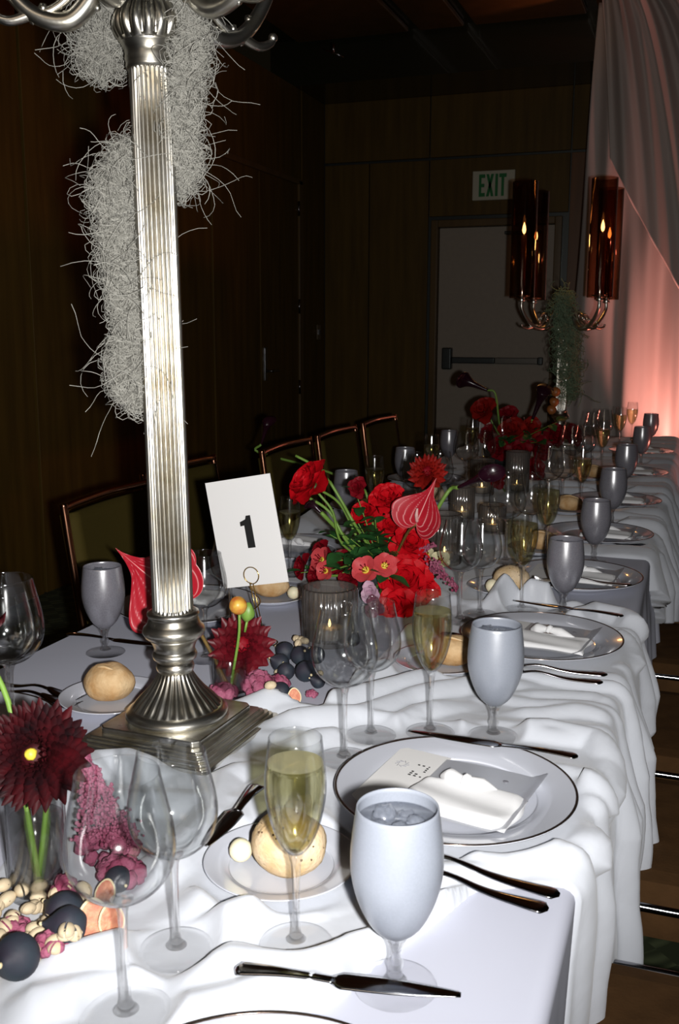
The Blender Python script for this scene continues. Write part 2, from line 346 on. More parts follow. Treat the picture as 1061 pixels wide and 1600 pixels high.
sp=thing('ceiling_glint_rod','tiny chrome sprinkler added for a glint on the dark ceiling','rod',(-2.0486, 5.6, 2.8758))  # thin chrome rod added to make a small glint line under the ceiling
V,F=tube([(0,0,.0),(0,0,-.05)],.008,k=1); mk('rod_drop',V,F,CHROME,sp)
V,F=tube([(-.05,0,-.03),(.06,0,-.075)],.004,k=1); mk('glint_rod',V,F,CHROME,sp)
# ------------------------------------------------------------------ drape
def drape(name,label,x0,x1,y,z0,z1,fn,parent=None,nu=260,nv=90):
    V,F=grid(nu,nv,lambda u,v:fn(x0+(x1-x0)*u,z0+(z1-z0)*v))
    o=mk(name,V,F,DRAPE); s=o.modifiers.new('s','SOLIDIFY'); s.thickness=.006; return tag(o,label,'drape','white drapes hung beside the door wall')
def dback(x,z):
    # left hem pulled towards the right at top; soft vertical folds
    t=(z/3.1); xl=-.86+.12*t; xx=xl+(x+1)*(1.0)
    y=6.78+.035*math.sin(xx*21+1.3*math.sin(z*1.7))+.018*math.sin(xx*47+z)+.02*math.sin(z*3+xx*5)+.10*math.sin(min(1,max(0,(xx+.10)/.2))*PI/2)
    return (xx,y,z)
drape('drape','wide white backdrop drape lit pink from the floor',-1,2.6,0,.01,3.3,dback)
def dswag(x,z):
    # swag gathered at upper left, sweeping down to the right
    u=(x+.62)/2.4; t=(3.35-z)/2.6
    zz=z-.0; xx=-.70+.10*t+u*(2.2*t**.55+.75)*.62
    # bottom hem rises steeply from the left pinch to the right
    y=6.60+.05*math.sin(u*34+3*t)*(1-.5*t)+.02*math.sin(u*80)
    lo=2.55-1.0*min(1,max(0,(xx+.70)/.55))**.9
    zz=lo+(3.35-lo)*(z-.75)/2.6
    return (xx,y,zz)
drape('drape','upper white swag falling across the pink-lit drape',-.62,1.78,0,.75,3.35,dswag)
# ------------------------------------------------------------------ table
tb=thing('dining_table','long banquet table beneath the white linen cloth','table',(0,0,0))
MB().box((TX0+.01,TY0+.01,.715),(TX1-.01,TY1-.01,.743)).build('tabletop',WOOD,tb)
for x in (TX0+.12,TX1-.14):
    for y in (.2,2.78,5.1): MB().box((x-.02,y-.02,0),(x+.02,y+.02,.715)).build('leg',STEELD,tb)
def edge_surface(S,Y,H,out,x1=TX1,r=.014):
    """map arclength S (metres from x=0 of the table's left side inward) to a path over the right edge; H normal offset"""
    L=x1-r; X=np.where(S<L,S,0); a=np.clip((S-L)/r,0,PI/2); dn=np.maximum(0,S-L-r*PI/2)
    px=np.where(S<L,S,L+r*np.sin(a)); pz=np.where(S<L,TZ,TZ-r+r*np.cos(a)-dn); nx=np.sin(a); nz=np.cos(a)
    px=px+nx*H+out*dn; pz=pz+nz*H
    return px,Y,pz
def surf(name,Sv,Yv,Hf,out,m,solid=0):
    S,Y=np.meshgrid(Sv,Yv); H=Hf(S,Y); x,y,z=edge_surface(S,Y,H,out*np.interp(Y,[0,1.25,1.6,9],[-1.2,-.6,1,1]))
    V=np.stack([x.ravel(),np.broadcast_to(y,x.shape).ravel(),z.ravel()],1); nu,nv=len(Sv),len(Yv)
    i=np.arange(nu-1); j=np.arange(nv-1)[:,None]; a=(j*nu+i); F=np.stack([a,a+1,a+nu+1,a+nu],-1).reshape(-1,4)
    return mk(name,V,F,m)
def base_h(S,Y):
    dn=np.clip((S-TX1)/.3,0,1)
    e=np.interp(Y,[0,1.25,1.6,9],[.25,.3,1,1])
    return .0015+dn*e*(.012*np.sin(Y*31+1.5*np.sin(Y*7))+.008*np.sin(Y*57))
Sv=np.concatenate([np.linspace(TX0+.01,TX1-.03,40),np.linspace(TX1-.028,TX1+.263,50)])
bc=surf('tablecloth',Sv,np.linspace(TY0,TY1,500),base_h,.05,CLOTH)
tag(bc,'plain white linen tablecloth hanging over the long banquet table','tablecloth')
def side(n,fn,nu,nv): V,F=grid(nu,nv,fn); return mk(n,V,F,CLOTH,bc)
side('side_drop',lambda u,v:(TX0+.01-.012*math.sin(min(1,v*20)*PI/2)-.03*v-.01*v*math.sin(u*150),TY0+(TY1-TY0)*u,TZ+.0015-.012*(1-math.cos(min(1,v*20)*PI/2))-.262*v),240,24)
side('end_drop',lambda u,v:(TX0+.01+(TX1-TX0-.02)*u,TY1+.012*math.sin(min(1,v*20)*PI/2)+.03*v+.01*v*math.sin(u*60),TZ+.0015-.27*v),80,24)
# ------------------------------------------------------------------ satin overlay
flat=[]   # footprints (x,y,r) where things stand
flat+=[(-0.207, 0.719, 0.03), (-0.231, 1.262, 0.03), (-0.219, 1.895, 0.03), (-0.208, 2.37, 0.03), (-0.208, 2.857, 0.03), (-0.216, 3.5, 0.03), (-0.205, 4.25, 0.03), (-0.203, 4.95, 0.03), (-0.306, 0.744, 0.03), (-0.314, 1.246, 0.03), (-0.3, 1.898, 0.03), (-0.315, 2.33, 0.03), (-0.315, 3.055, 0.03), (-0.341, 4.028, 0.03), (-0.328, 4.75, 0.03), (-0.3, 5.12, 0.03), (-0.398, 0.611, 0.03), (-0.402, 0.7, 0.03), (-0.395, 1.125, 0.03), (-0.387, 1.21, 0.03), (-0.397, 1.783, 0.03), (-0.37, 1.839, 0.03), (-0.405, 2.3, 0.03), (-0.365, 2.4, 0.03), (-0.4, 2.95, 0.03), (-0.37, 3.05, 0.03), (-0.41, 3.6, 0.03), (-0.38, 3.72, 0.03), (-0.41, 4.35, 0.03), (-0.38, 4.5, 0.03), (-0.918, 1.39, 0.03), (-0.918, 2.62, 0.03), (-0.918, 3.22, 0.03), (-0.918, 3.85, 0.03), (-0.918, 4.5, 0.03), (-0.835, 2.004, 0.03), (-0.835, 2.62, 0.03), (-0.835, 3.25, 0.03), (-0.835, 3.9, 0.03), (-0.743, 1.419, 0.03), (-0.785, 1.6, 0.03), (-0.822, 1.022, 0.03), (-0.865, 1.07, 0.03), (-0.735, 2.7, 0.03), (-0.7, 2.83, 0.03), (-0.735, 3.35, 0.03), (-0.7, 3.48, 0.03), (-0.735, 4.0, 0.03), (-0.7, 4.13, 0.03), (-0.235, 0.5, 0.145), (-0.238, 1.065, 0.143), (-0.232, 1.69, 0.143), (-0.225, 2.165, 0.143), (-0.225, 2.66, 0.143), (-0.225, 3.22, 0.143), (-0.225, 3.9, 0.143), (-0.225, 4.62, 0.143), (-0.905, 1.0, 0.143), (-0.905, 1.66, 0.143), (-0.905, 2.22, 0.143), (-0.905, 2.85, 0.143), (-0.905, 3.45, 0.143), (-0.368, 0.855, 0.08), (-0.78, 1.196, 0.08), (-0.791, 1.802, 0.08), (-0.367, 1.523, 0.08), (-0.358, 2.032, 0.08), (-0.345, 2.44, 0.08), (-0.345, 3.02, 0.08), (-0.775, 3.05, 0.08), (-0.345, 3.75, 0.08), (-0.775, 2.35, 0.08), (-0.6, 1.95, 0.09), (-0.633, 1.283, 0.04), (-0.572, 0.736, 0.06), (-0.583, 1.577, 0.05), (-0.538, 2.234, 0.045), (-0.62, 2.78, 0.04), (-0.66, 3.25, 0.045), (-0.56, 3.35, 0.045), (-0.5, 2.62, 0.04), (-0.688, 1.53, 0.03)]
crest=[]  # (points (x,y), width, height)
crest+=[([(-0.6251, 1.2052), (-0.5491, 1.259), (-0.4673, 1.2785), (-0.413, 1.3524), (-0.3482, 1.4463), (-0.2587, 1.5039)], 0.02, 0.016, 1), ([(-0.5511, 1.1545), (-0.4903, 1.2122), (-0.4204, 1.2549), (-0.3714, 1.3456), (-0.2953, 1.4357), (-0.194, 1.4728)], 0.018, 0.012, 1), ([(-0.4896, 1.1005), (-0.4458, 1.1703), (-0.3801, 1.217), (-0.3494, 1.301), (-0.2828, 1.378)], 0.016, 0.009, 1), ([(-0.5483, 1.2808), (-0.4939, 1.3513), (-0.4368, 1.464), (-0.3641, 1.5103)], 0.016, 0.013, 1), ([(-0.2693, 1.2348), (-0.1598, 1.2976), (-0.0994, 1.2857), (-0.0713, 1.2429), (-0.045, 1.1399)], 0.016, 0.012, 1), ([(-0.238, 1.3417), (-0.1357, 1.3843), (-0.0817, 1.3738)], 0.014, 0.006, 1), ([(-0.3183, 1.365), (-0.2072, 1.4334), (-0.1149, 1.445), (-0.0813, 1.425)], 0.013, 0.005, 1), ([(-0.1089, 1.152), (-0.0627, 1.1334)], 0.022, 0.012, 1), ([(-0.2051, 0.8977), (-0.1615, 0.9393), (-0.114, 0.9699), (-0.0732, 0.952)], 0.018, 0.013, 1), ([(-0.3073, 0.9202), (-0.2397, 0.8789), (-0.1798, 0.9007), (-0.1212, 0.9741), (-0.0913, 0.9988)], 0.016, 0.009, 1), ([(-0.1225, 1.031), (-0.0862, 1.0442), (-0.0531, 1.0127)], 0.018, 0.014, 1), ([(-0.5087, 0.5966), (-0.4662, 0.6427), (-0.426, 0.6902), (-0.3816, 0.7263), (-0.3448, 0.7711), (-0.3017, 0.8262)], 0.018, 0.014, 1), ([(-0.4935, 0.5774), (-0.4546, 0.6078), (-0.4149, 0.6306), (-0.3926, 0.6649)], 0.018, 0.01, 1), ([(-0.3793, 0.631), (-0.3454, 0.6911), (-0.2825, 0.6959), (-0.2299, 0.7614), (-0.1939, 0.8259), (-0.1632, 0.8824)], 0.02, 0.013, 1), ([(-0.423, 0.7427), (-0.4054, 0.8004), (-0.3554, 0.7951), (-0.3234, 0.8485), (-0.2913, 0.8727)], 0.018, 0.01, 1), ([(-0.4904, 0.7635), (-0.4786, 0.8306), (-0.4784, 0.9167), (-0.5071, 1.0068), (-0.4781, 1.0743)], 0.02, 0.01, 1), ([(-0.4473, 0.8554), (-0.4572, 0.9897), (-0.4335, 1.0711), (-0.4091, 1.1196)], 0.018, 0.008, 1), ([(-0.4242, 0.5642), (-0.365, 0.616), (-0.3012, 0.6718), (-0.2282, 0.6857)], 0.018, 0.01, 1), ([(-0.6562, 0.9345), (-0.6764, 0.9921), (-0.6439, 1.0138), (-0.5764, 0.9907)], 0.018, 0.012, 1), ([(-0.353, 1.8174), (-0.3341, 1.9867), (-0.2949, 2.0724), (-0.2384, 2.0489), (-0.1933, 1.9373)], 0.022, 0.03, 1), ([(-0.325, 1.8648), (-0.2893, 1.9514), (-0.2377, 1.9454)], 0.016, 0.026, 1), ([(-0.4168, 1.8793), (-0.4701, 1.9365), (-0.4602, 1.7032)], 0.018, 0.01, 1), ([(-0.2365, 1.7646), (-0.1593, 1.9025), (-0.1042, 1.8776), (-0.0724, 1.825)], 0.018, 0.016, 1), ([(-0.1731, 1.7084), (-0.1131, 1.7694), (-0.064, 1.6751)], 0.018, 0.014, 1), ([(-0.4919, 1.4668), (-0.4982, 1.6278), (-0.4659, 1.6802), (-0.387, 1.649)], 0.018, 0.009, 1), ([(-1.016, 2.219), (-1.0017, 2.4833), (-1.0571, 2.7767)], 0.03, 0.016, 1), ([(-0.9315, 2.0332), (-0.9098, 2.2984), (-0.8867, 2.5262)], 0.03, 0.012, 1), ([(-0.8124, 1.5736), (-0.7789, 1.6975), (-0.7325, 1.7146)], 0.014, 0.004, 1)]
rg=random.Random(5)
# loose cross folds between the settings, running over the right edge
for k in range(60):
    y0=.97+k*.076+rg.uniform(-.02,.02); sl=rg.uniform(-.10,.16); amp=rg.uniform(0,.02); ph=rg.uniform(0,6)
    if 1.93<y0<2.46: continue
    xs=np.linspace(rg.choice([-.95,-.7,-.42,-.3]),.5,14)
    crest.append(([(x,y0+sl*(x+.1)+amp*math.sin(x*9+ph)-.10*max(0,x+.084)) for x in xs],rg.uniform(.012,.024)*(1.0 if y0<2.4 else 1.5),rg.uniform(.003,.009)*(1.0 if y0<2.4 else 1.7),0))
def smooth(a,b,x):
    t=np.clip((x-a)/(b-a),0,1); return t*t*(3-2*t)
def sat_h(S,Y):
    H=np.full(S.shape,.001); 
    for c in crest:
        pts,wd,ht=c[0],c[1],c[2]; P=np.array(pts)
        x0,x1=P[:,0].min()-4*wd,P[:,0].max()+4*wd; y0,y1=P[:,1].min()-4*wd,P[:,1].max()+4*wd
        ms=(S>x0)&(S<x1)&(Y>y0)&(Y<y1)
        if not ms.any(): continue
        s,y=S[ms],Y[ms]; best=np.full(s.shape,9.); par=np.zeros(s.shape)
        for q in range(len(P)-1):
            a,b=P[q],P[q+1]; d=b-a; t=np.clip(((s-a[0])*d[0]+(y-a[1])*d[1])/(d@d),0,1)
            dd=np.hypot(s-a[0]-t*d[0],y-a[1]-t*d[1]); k=dd<best; best=np.where(k,dd,best); par=np.where(k,(q+t)/(len(P)-1),par)
        end=np.minimum(1,np.minimum(par,1-par)*6+.0)
        g=1.9*ht*(.15+.85*end)*np.clip(1-best/(1.7*wd),0,1)**1.15*(1+.9*np.clip(best/(1.7*wd),0,1))
        h=H[ms]; k=.0015; H[ms]=np.maximum(h,g)+k*np.exp(-np.abs(h-g)/k)*.5*(np.minimum(h,g)>0)
    wave=(1-np.clip((S-TX1+.03)/.03,0,1))*.005*np.sin(S*17+2*np.sin(Y*9))*np.sin(Y*13+S*6)+.002*np.sin(S*31-Y*23)
    H=H+np.maximum(wave,-.001)*.9+.001
    dn=np.clip((S-TX1)/.12,0,1)
    e=np.interp(Y,[.93,1.1,1.3,1.5,1.9,2.5,9],[.1,.3,.8,1,1,.8,.8]); H=H*(1+1.3*dn*e)+dn*e*.016+dn*e*.009*np.sin(Y*24+S*3)+dn*.004*np.sin(Y*61)
    for x,y,r in flat:
        d=np.hypot(S-x,Y-y); k=smooth(r*.98,r*1.0+.02,d); H=H*k+.0012*(1-k)
    # cover: where the overlay lies; elsewhere it dips below the linen
    cov=np.ones(S.shape)
    yb=np.interp(S,[-.42,-.35,-.28,-.24,-.225,-.195,-.175,-.12,-.08,.3],[.40,.60,.64,.70,.755,.83,.885,.915,.925,.93])
    cov*=smooth(-.012,.012,Y-yb)     # bare linen corner by the front goblet
    bare=smooth(1.93,1.97,Y)*(1-smooth(2.42,2.47,Y))*smooth(-.35,-.30,S+.05*np.sin(Y*12)); cov*=1-bare
    cov*=1-smooth(5.24,5.27,Y)
    lb=smooth(-.62,-.66,S+.06*np.sin(Y*5)) # left half of the table is bare linen up to the flowers
    left=1-smooth(-.70,-.64,S+.05*np.sin(Y*6+1)); left*=1-smooth(1.75,1.9,Y); cov*=1-left
    mid=smooth(1.235,1.26,Y+.22*(S+.5))*(1-smooth(1.9,2.0,Y))*(1-smooth(-.50,-.44,S)); cov*=1-mid
    drop=S-TX1; Ld=np.interp(Y,[.93,1.0,1.1,1.25,1.45,1.7,1.9,2.0,2.45,2.6,2.9,3.3,3.8,4.3,5.2],[.16,.30,.36,.36,.31,.27,.14,.05,.07,.19,.25,.20,.24,.2,.16])
    cov*=1-smooth(-.001,.004,drop-Ld)
    return np.where(cov>.5,H,H*cov*2-.02*(1-cov*2)),cov
Yv=np.concatenate([np.arange(.45,2.0,.0036),np.arange(2.0,3.2,.006),np.arange(3.2,5.3,.010)])
Sv=np.concatenate([np.arange(-1.03,TX1-.02,.0042),np.arange(TX1-.02,TX1+.42,.004)])
S,Y=np.meshgrid(Sv,Yv); H,cov=sat_h(S,Y); X,_,Z=edge_surface(S,Y,H+.0015,.04*np.interp(Y,[.93,1.1,1.3,1.5,9],[-.7,-.2,.6,1,1]))
nu,nv=len(Sv),len(Yv); V=np.stack([X.ravel(),Y.ravel(),Z.ravel()],1)
i=np.arange(nu-1); j=np.arange(nv-1)[:,None]; a=(j*nu+i); F=np.stack([a,a+1,a+nu+1,a+nu],-1).reshape(-1,4)
keep=(cov.ravel()[F].max(1)>.02); F=F[keep]; used=np.unique(F); mp=np.zeros(len(V),int); mp[used]=np.arange(len(used)); 
so=mk('satin_runner',V[used],mp[F],SATIN); tag(so,'rumpled white satin overlay swagged over the right table edge','table runner')
def hz(x,y):
    """height of the cloth surface under a point"""
    h,c=sat_h(np.array([[x]]),np.array([[y]])); return TZ+.0015+max(.0015,float(h[0,0]) if c[0,0]>.5 else .0015)
# ------------------------------------------------------------------ glassware
def wine_proto():
    t=thing('wine_glass','','glass',(0,0,0))
    V,F=lathe([(0,.0050),(.010,.0045),(.030,.0022),(.0355,.0016),(.036,.0008),(.035,0),(0,0)],64); mk('foot',V,F,FOOTG,t)
    V,F=lathe([(0,.003),(.010,.0052),(.0062,.009),(.0042,.016),(.0036,.04),(.0036,.075),(.0042,.088),(.0062,.0955),(.009,.0985),(0,.0998)],24); mk('stem',V,F,STEMG,t)
    P=spline([(.0,.0978),(.008,.0985),(.024,.1055),(.0365,.119),(.0415,.136),(.0405,.155),(.0365,.175),(.0325,.1935),(.0315,.200)],5)
    Q=[(max(0,r-.0009),z+(.0012 if i<6 else 0)) for i,(r,z) in enumerate(P)]; P=[(max(0,p[0]),p[1]) for p in P]
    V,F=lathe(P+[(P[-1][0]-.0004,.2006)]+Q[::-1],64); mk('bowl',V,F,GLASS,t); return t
def flute_proto(level,name='champagne_flute'):
    t=thing(name,'','glass',(0,0,0))
    V,F=lathe([(0,.0050),(.009,.0045),(.028,.0022),(.0325,.0016),(.033,.0008),(.032,0),(0,0)],64); mk('foot',V,F,FOOTG,t)
    V,F=lathe([(0,.003),(.009,.0055),(.0055,.009),(.0038,.016),(.0034,.04),(.0036,.062),(.0046,.078),(.007,.088),(0,.0895)],24); mk('stem',V,F,STEMG,t)
    P=spline([(0,.0875),(.0065,.0885),(.0145,.0985),(.0215,.116),(.0262,.140),(.0268,.158),(.0250,.178),(.0232,.195)],5); P=[(max(0,p[0]),p[1]) for p in P]
    Q=[(max(0,r-.0009),z+(.001 if i<6 else 0)) for i,(r,z) in enumerate(P)]
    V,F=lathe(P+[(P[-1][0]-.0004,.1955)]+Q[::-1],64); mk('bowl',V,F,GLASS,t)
    if level:
        L=[(max(0,r-.0013),z+.002) for r,z in P if z<level-.003]; rr=np.interp(level,[p[1] for p in P],[p[0] for p in P])-.0013
        V,F=lathe([(0,L[0][1])]+L[1:]+[(rr,level),(0,level)],48); c=mk('sparkling_wine',V,F,WINE,t); c['label']='pale gold sparkling wine'
        V,F=lathe([(0,level+.0006),(rr,level+.0006)],48); mk('wine_surface',V,F,WINETOP,c)
    return t
def goblet_proto(fm):
    t=thing('water_goblet','','glass',(0,0,0))
    V,F=lathe([(0,.0060),(.010,.0052),(.030,.0026),(.0345,.0018),(.035,.0008),(.034,0),(0,0)],64); mk('foot',V,F,FOOTG,t)
    V,F=lathe([(0,.004),(.010,.006),(.0065,.010),(.0058,.016),(.0075,.021),(.0052,.027),(.0058,.036),(.0085,.043),(.011,.047),(0,.049)],24); mk('stem',V,F,STEMG,t)
    P=spline([(0,.0455),(.009,.0465),(.0215,.058),(.0315,.078),(.0372,.100),(.0380,.120),(.0360,.142),(.0335,.160)],5); P=[(max(0,p[0]),p[1]) for p in P]
    Q=[(max(0,r-.0014),z+(.0014 if i<6 else 0)) for i,(r,z) in enumerate(P)]
    V,F=lathe(P+[(P[-1][0]-.0006,.1607)]+Q[::-1],64); mk('bowl',V,F,fm,t)
    L=[(max(0,r-.002),z+.003) for r,z in P if z<.145]; V,F=lathe(L+[(L[-1][0],.148),(0,.148)],48); c=mk('iced_water',V,F,WATER,t)
    rg=random.Random(3)
    for k in range(5):
        V,F=blob(.011,k,.25,10); a=k*1.3; mk('ice_cube',V,F,WATER,c,(.015*math.cos(a),.015*math.sin(a),.144-.004*(k%2)))
    return t
WG=wine_proto(); FL=flute_proto(.172); FL2=flute_proto(.160); FLE=flute_proto(0,'champagne_flute'); GF=goblet_proto(FROSTF); GO=goblet_proto(FROST)
usedp=set()
def place(proto,x,y,label,group,s=1,rz=0,tilt=None):
    z=hz(x,y)
    if id(proto) not in usedp:
        usedp.add(id(proto)); o=proto; o.location=(x,y,z); o['label']=label; o['group']=group; o.scale=(s,s,s)
    else: o=dup(proto,(x,y,z),label,None,group); o.scale=(s,s,s)
    if tilt: o.rotation_euler=tilt
    return o
place(GF,-0.207,0.719,'frosted stemmed water goblet in the right-hand row, nearest the camera','water goblets',1.0)
place(GF,-0.231,1.262,'frosted stemmed water goblet in the right-hand row, second from the camera','water goblets',0.98)
place(GO,-0.219,1.895,'frosted stemmed water goblet in the right-hand row, third from the camera','water goblets',0.93)
place(GO,-0.208,2.37,'frosted stemmed water goblet in the right-hand row, fourth from the camera','water goblets',0.93)
place(GO,-0.208,2.857,'frosted stemmed water goblet in the right-hand row, fifth from the camera','water goblets',1)
place(GO,-0.216,3.5,'frosted stemmed water goblet in the right-hand row, sixth from the camera','water goblets',1)
place(GO,-0.205,4.25,'frosted stemmed water goblet in the right-hand row, seventh from the camera','water goblets',0.97)
place(GO,-0.203,4.95,'frosted stemmed water goblet in the right-hand row, farthest from the camera','water goblets',0.97)
place(FL,-0.306,0.7436,'filled champagne flute in the right-hand row, nearest the camera','champagne flutes',1)
place(FL,-0.3143,1.2457,'filled champagne flute in the right-hand row, second from the camera','champagne flutes',1)
place(FL,-0.2996,1.8981,'filled champagne flute in the right-hand row, third from the camera','champagne flutes',1)
place(FL,-0.3146,2.3304,'filled champagne flute in the right-hand row, fourth from the camera','champagne flutes',1)
place(FL2,-0.3149,3.0548,'filled champagne flute in the right-hand row, fifth from the camera','champagne flutes',1)
place(FL2,-0.341,4.028,'filled champagne flute in the right-hand row, sixth from the camera','champagne flutes',1)
place(FL2,-0.328,4.75,'filled champagne flute in the right-hand row, seventh from the camera','champagne flutes',1)
place(FL2,-0.3,5.12,'filled champagne flute in the right-hand row, farthest from the camera','champagne flutes',1)
place(WG,-0.398,0.611,'empty wine glass, nearer of the first pair on the right','wine glasses',1.03)
place(WG,-0.402,0.7,'empty wine glass, farther of the first pair on the right','wine glasses',0.93)
place(WG,-0.3953,1.1246,'empty wine glass, nearer of the second pair on the right','wine glasses',1)
place(WG,-0.3869,1.2099,'empty wine glass, farther of the second pair on the right','wine glasses',0.93)
place(WG,-0.3972,1.783,'empty wine glass, nearer of the third pair on the right','wine glasses',0.97)
place(WG,-0.3698,1.8389,'empty wine glass, farther of the third pair on the right','wine glasses',0.92)
place(WG,-0.405,2.3,'empty wine glass, nearer of the fourth pair on the right','wine glasses',1.05)
place(WG,-0.365,2.4,'empty wine glass, farther of the fourth pair on the right','wine glasses',1.0)
place(WG,-0.4,2.95,'empty wine glass, nearer of the fifth pair on the right','wine glasses',1.05)
place(WG,-0.37,3.05,'empty wine glass, farther of the fifth pair on the right','wine glasses',1.0)
place(WG,-0.41,3.6,'empty wine glass, nearer of the sixth pair on the right','wine glasses',1.05)
place(WG,-0.38,3.72,'empty wine glass, farther of the sixth pair on the right','wine glasses',1)
place(WG,-0.41,4.35,'empty wine glass, nearer of the seventh pair on the right','wine glasses',1)
place(WG,-0.38,4.5,'empty wine glass, farther of the seventh pair on the right','wine glasses',1)
place(GO,-0.918,1.39,'stemmed water goblet on the left side, beside the red anthurium','water goblets',0.94)
place(GO,-0.918,2.62,'stemmed water goblet on the left side, behind the big red rose','water goblets',0.94)
place(GO,-0.918,3.22,'stemmed water goblet on the left side, by the fourth left chair','water goblets',0.94)
place(GO,-0.918,3.85,'stemmed water goblet on the left side, by the fifth left chair','water goblets',0.94)
place(GO,-0.918,4.5,'stemmed water goblet on the left side, farthest along the left side','water goblets',0.94)
place(FL2,-0.835,2.004,'champagne flute between the number card and the centrepiece','champagne flutes',0.9)
place(FL2,-0.835,2.62,'champagne flute behind the small dark red rose','champagne flutes',1)
place(FL2,-0.835,3.25,'champagne flute beyond the red dahlia on the left side','champagne flutes',1)
place(FL2,-0.835,3.9,'champagne flute farthest along the left side','champagne flutes',1)
place(WG,-0.7432,1.4188,'empty wine glass between the silver column and number card','wine glasses',0.9)
place(WG,-0.785,1.6,'empty wine glass hidden mostly behind the number card','wine glasses',0.85)
place(WG,-0.8217,1.0219,'large empty wine glass at the left picture edge','wine glasses',1.12)
place(WG,-0.865,1.07,'smaller empty wine glass behind the large one at left edge','wine glasses',0.95)
place(WG,-0.735,2.7,'empty wine glass, nearer of the first pair behind the centrepiece at left','wine glasses',1)
place(WG,-0.7,2.83,'empty wine glass, farther of the first pair behind the centrepiece at left','wine glasses',0.95)
place(WG,-0.735,3.35,'empty wine glass, nearer of the second pair behind the centrepiece at left','wine glasses',1)
place(WG,-0.7,3.48,'empty wine glass, farther of the second pair behind the centrepiece at left','wine glasses',0.95)
place(WG,-0.735,4.0,'empty wine glass, nearer of the third pair behind the centrepiece at left','wine glasses',1)
place(WG,-0.7,4.13,'empty wine glass, farther of the third pair behind the centrepiece at left','wine glasses',0.95)
for p in (WG,FL,FL2,FLE,GF,GO):
    if id(p) not in usedp:
        for c in list(p.children): bpy.data.objects.remove(c)
        bpy.data.objects.remove(p)
# ------------------------------------------------------------------ plates, napkins, cards, cutlery
def plate_me():
    V,F=lathe(spline([(0,.006),(.085,.006),(.096,.008),(.108,.0125),(.128,.0165),(.1395,.0185)],4)+[(.1402,.0178)]+spline([(.1395,.0165),(.105,.0085),(.088,.001),(0,.001)],4),96); return V,F
def ring(r,rr,z,n=96,k=6):
    V=[];F=[]
    for i in range(n):
        a=2*PI*i/n
        for j in range(k):
            b=2*PI*j/k; V.append(((r+rr*math.cos(b))*math.cos(a),(r+rr*math.cos(b))*math.sin(a),z+rr*.5*math.sin(b)))
    for i in range(n):
        for j in range(k): F.append((i*k+j,((i+1)%n)*k+j,((i+1)%n)*k+(j+1)%k,i*k+(j+1)%k))
    return V,F
PL=thing('dinner_plate','','plate',(0,0,0)); mk('plate_body',*plate_me(),CHINA,PL); c=mk('rim_band',*ring(.1388,.0016,.0186),RIMM,PL); c['label']='dark metallic rim line'
BP=thing('bread_plate','','plate',(0,0,0)); V,F=plate_me(); V=[(x*.56,y*.56,z*.7) for x,y,z in V]; mk('plate_body',V,F,CHINA,BP)
def napkin_me(seed=0):
    rg=random.Random(seed); p1=rg.uniform(0,6)
    def top(u,v):
        x=(u-.5)*.130; y=(v-.5)*.080
        e=min(1,min(u,1-u)*14)*min(1,min(v,1-v)*10)
        z=.002+.008*e**.5+.0022*e*math.sin(v*9+3*u+p1)
        return (x*(1+.04*math.sin(v*7+p1)),y*(1+.06*math.sin(u*5+p1)),z)
    V,F=grid(36,26,top); n=len(V); return V,F
def knot_me():
    V=[];F=[]
    mb=MB()
    mb.add(*tube([(-.055,.018,.004),(-.035,.010,.012),(-.01,.002,.015),(.02,.004,.012),(.055,.0,.004)],[.004,.013,.006,.011,.003],10))
    mb.add(*tube([(-.01,-.004,.01),(-.004,.0,.020),(.002,.005,.01)],[.005,.008,.005],8)); return mb
def setting(x,y,lab,detail,rz):
    """plate with menu card, vellum card and folded napkin"""
    z=hz(x,y)
    dup(PL,(x,y,z),lab%'white dinner plate with dark rim line',None,'dinner plates along both sides')
    ca,sa=math.cos(rz),math.sin(rz)
    def at(a,b): return (x+a*ca-b*sa,y+a*sa+b*ca)
    if detail:
        cx,cy=at(-.066,-.004)
        mb=MB().box((-.033,-.078,0),(.033,.082,.0007)); c=mk('menu_card',mb.V,mb.F,PAPER,None,(cx,cy,z+.0135),rot=(0,math.radians(2),rz),smooth=False)
        tag(c,lab%'white printed menu card beside the vellum card','card','menu cards on the plates')
        mb=MB(); rg=random.Random(4)
        for k2 in range(3):
            for q in range(7):
                if rg.random()<.75: mb.box((.004+k2*.0065+rg.uniform(-.001,.001),.012+q*.0050,.0008),(.004+k2*.0065+.0028,.012+q*.0050+.0026,.0010))
        mb.build('printed_marks',INK,c)
        mb=MB()
        for k2 in range(9):
            a=k2*.7; mb.add(*tube([(-.014+.004*math.cos(a),.036+.006*math.sin(a),.0009),(-.014+.009*math.cos(a+.8),.036+.009*math.sin(a+.8),.0009)],.0004,4,k=1))
        mb.build('emblem',bpy.data.materials.get('grey_ink') or pbr('grey_ink',(.22,.22,.25),.5),c)
    cx,cy=at(.028,-.012)
    v=mk('vellum_card',*grid(14,10,lambda u,v:((u-.5)*.128,(v-.5)*.150,.002*math.sin(u*3)+.010*max(0,u-.86)/.14)),VELL,None,(cx,cy,z+.0165),rot=(0,0,rz-.03))
    tag(v,lab%'translucent vellum name card beneath the napkin','card','vellum cards on the plates')
    V,F=blob(.006,4,.3,10,(1,1,.08)); mk('seal',V,F,bpy.data.materials.get('grey_ink') or VELL,v,(.022,.045,.003),scale=.6)
    cx,cy=at(.024,-.040)
    n=mk('napkin',*napkin_me(int(y*100)),NAPK,None,(cx,cy,z+.016),rot=(0,0,rz-.03)); s=n.modifiers.new('s','SOLIDIFY'); s.thickness=.002
    tag(n,lab%'folded white napkin lying on the plate','napkin','napkins on the plates')
    k=knot_me(); k.build('knot',NAPK,n,(-.004,.030,.004),smooth=True,scale=.72)
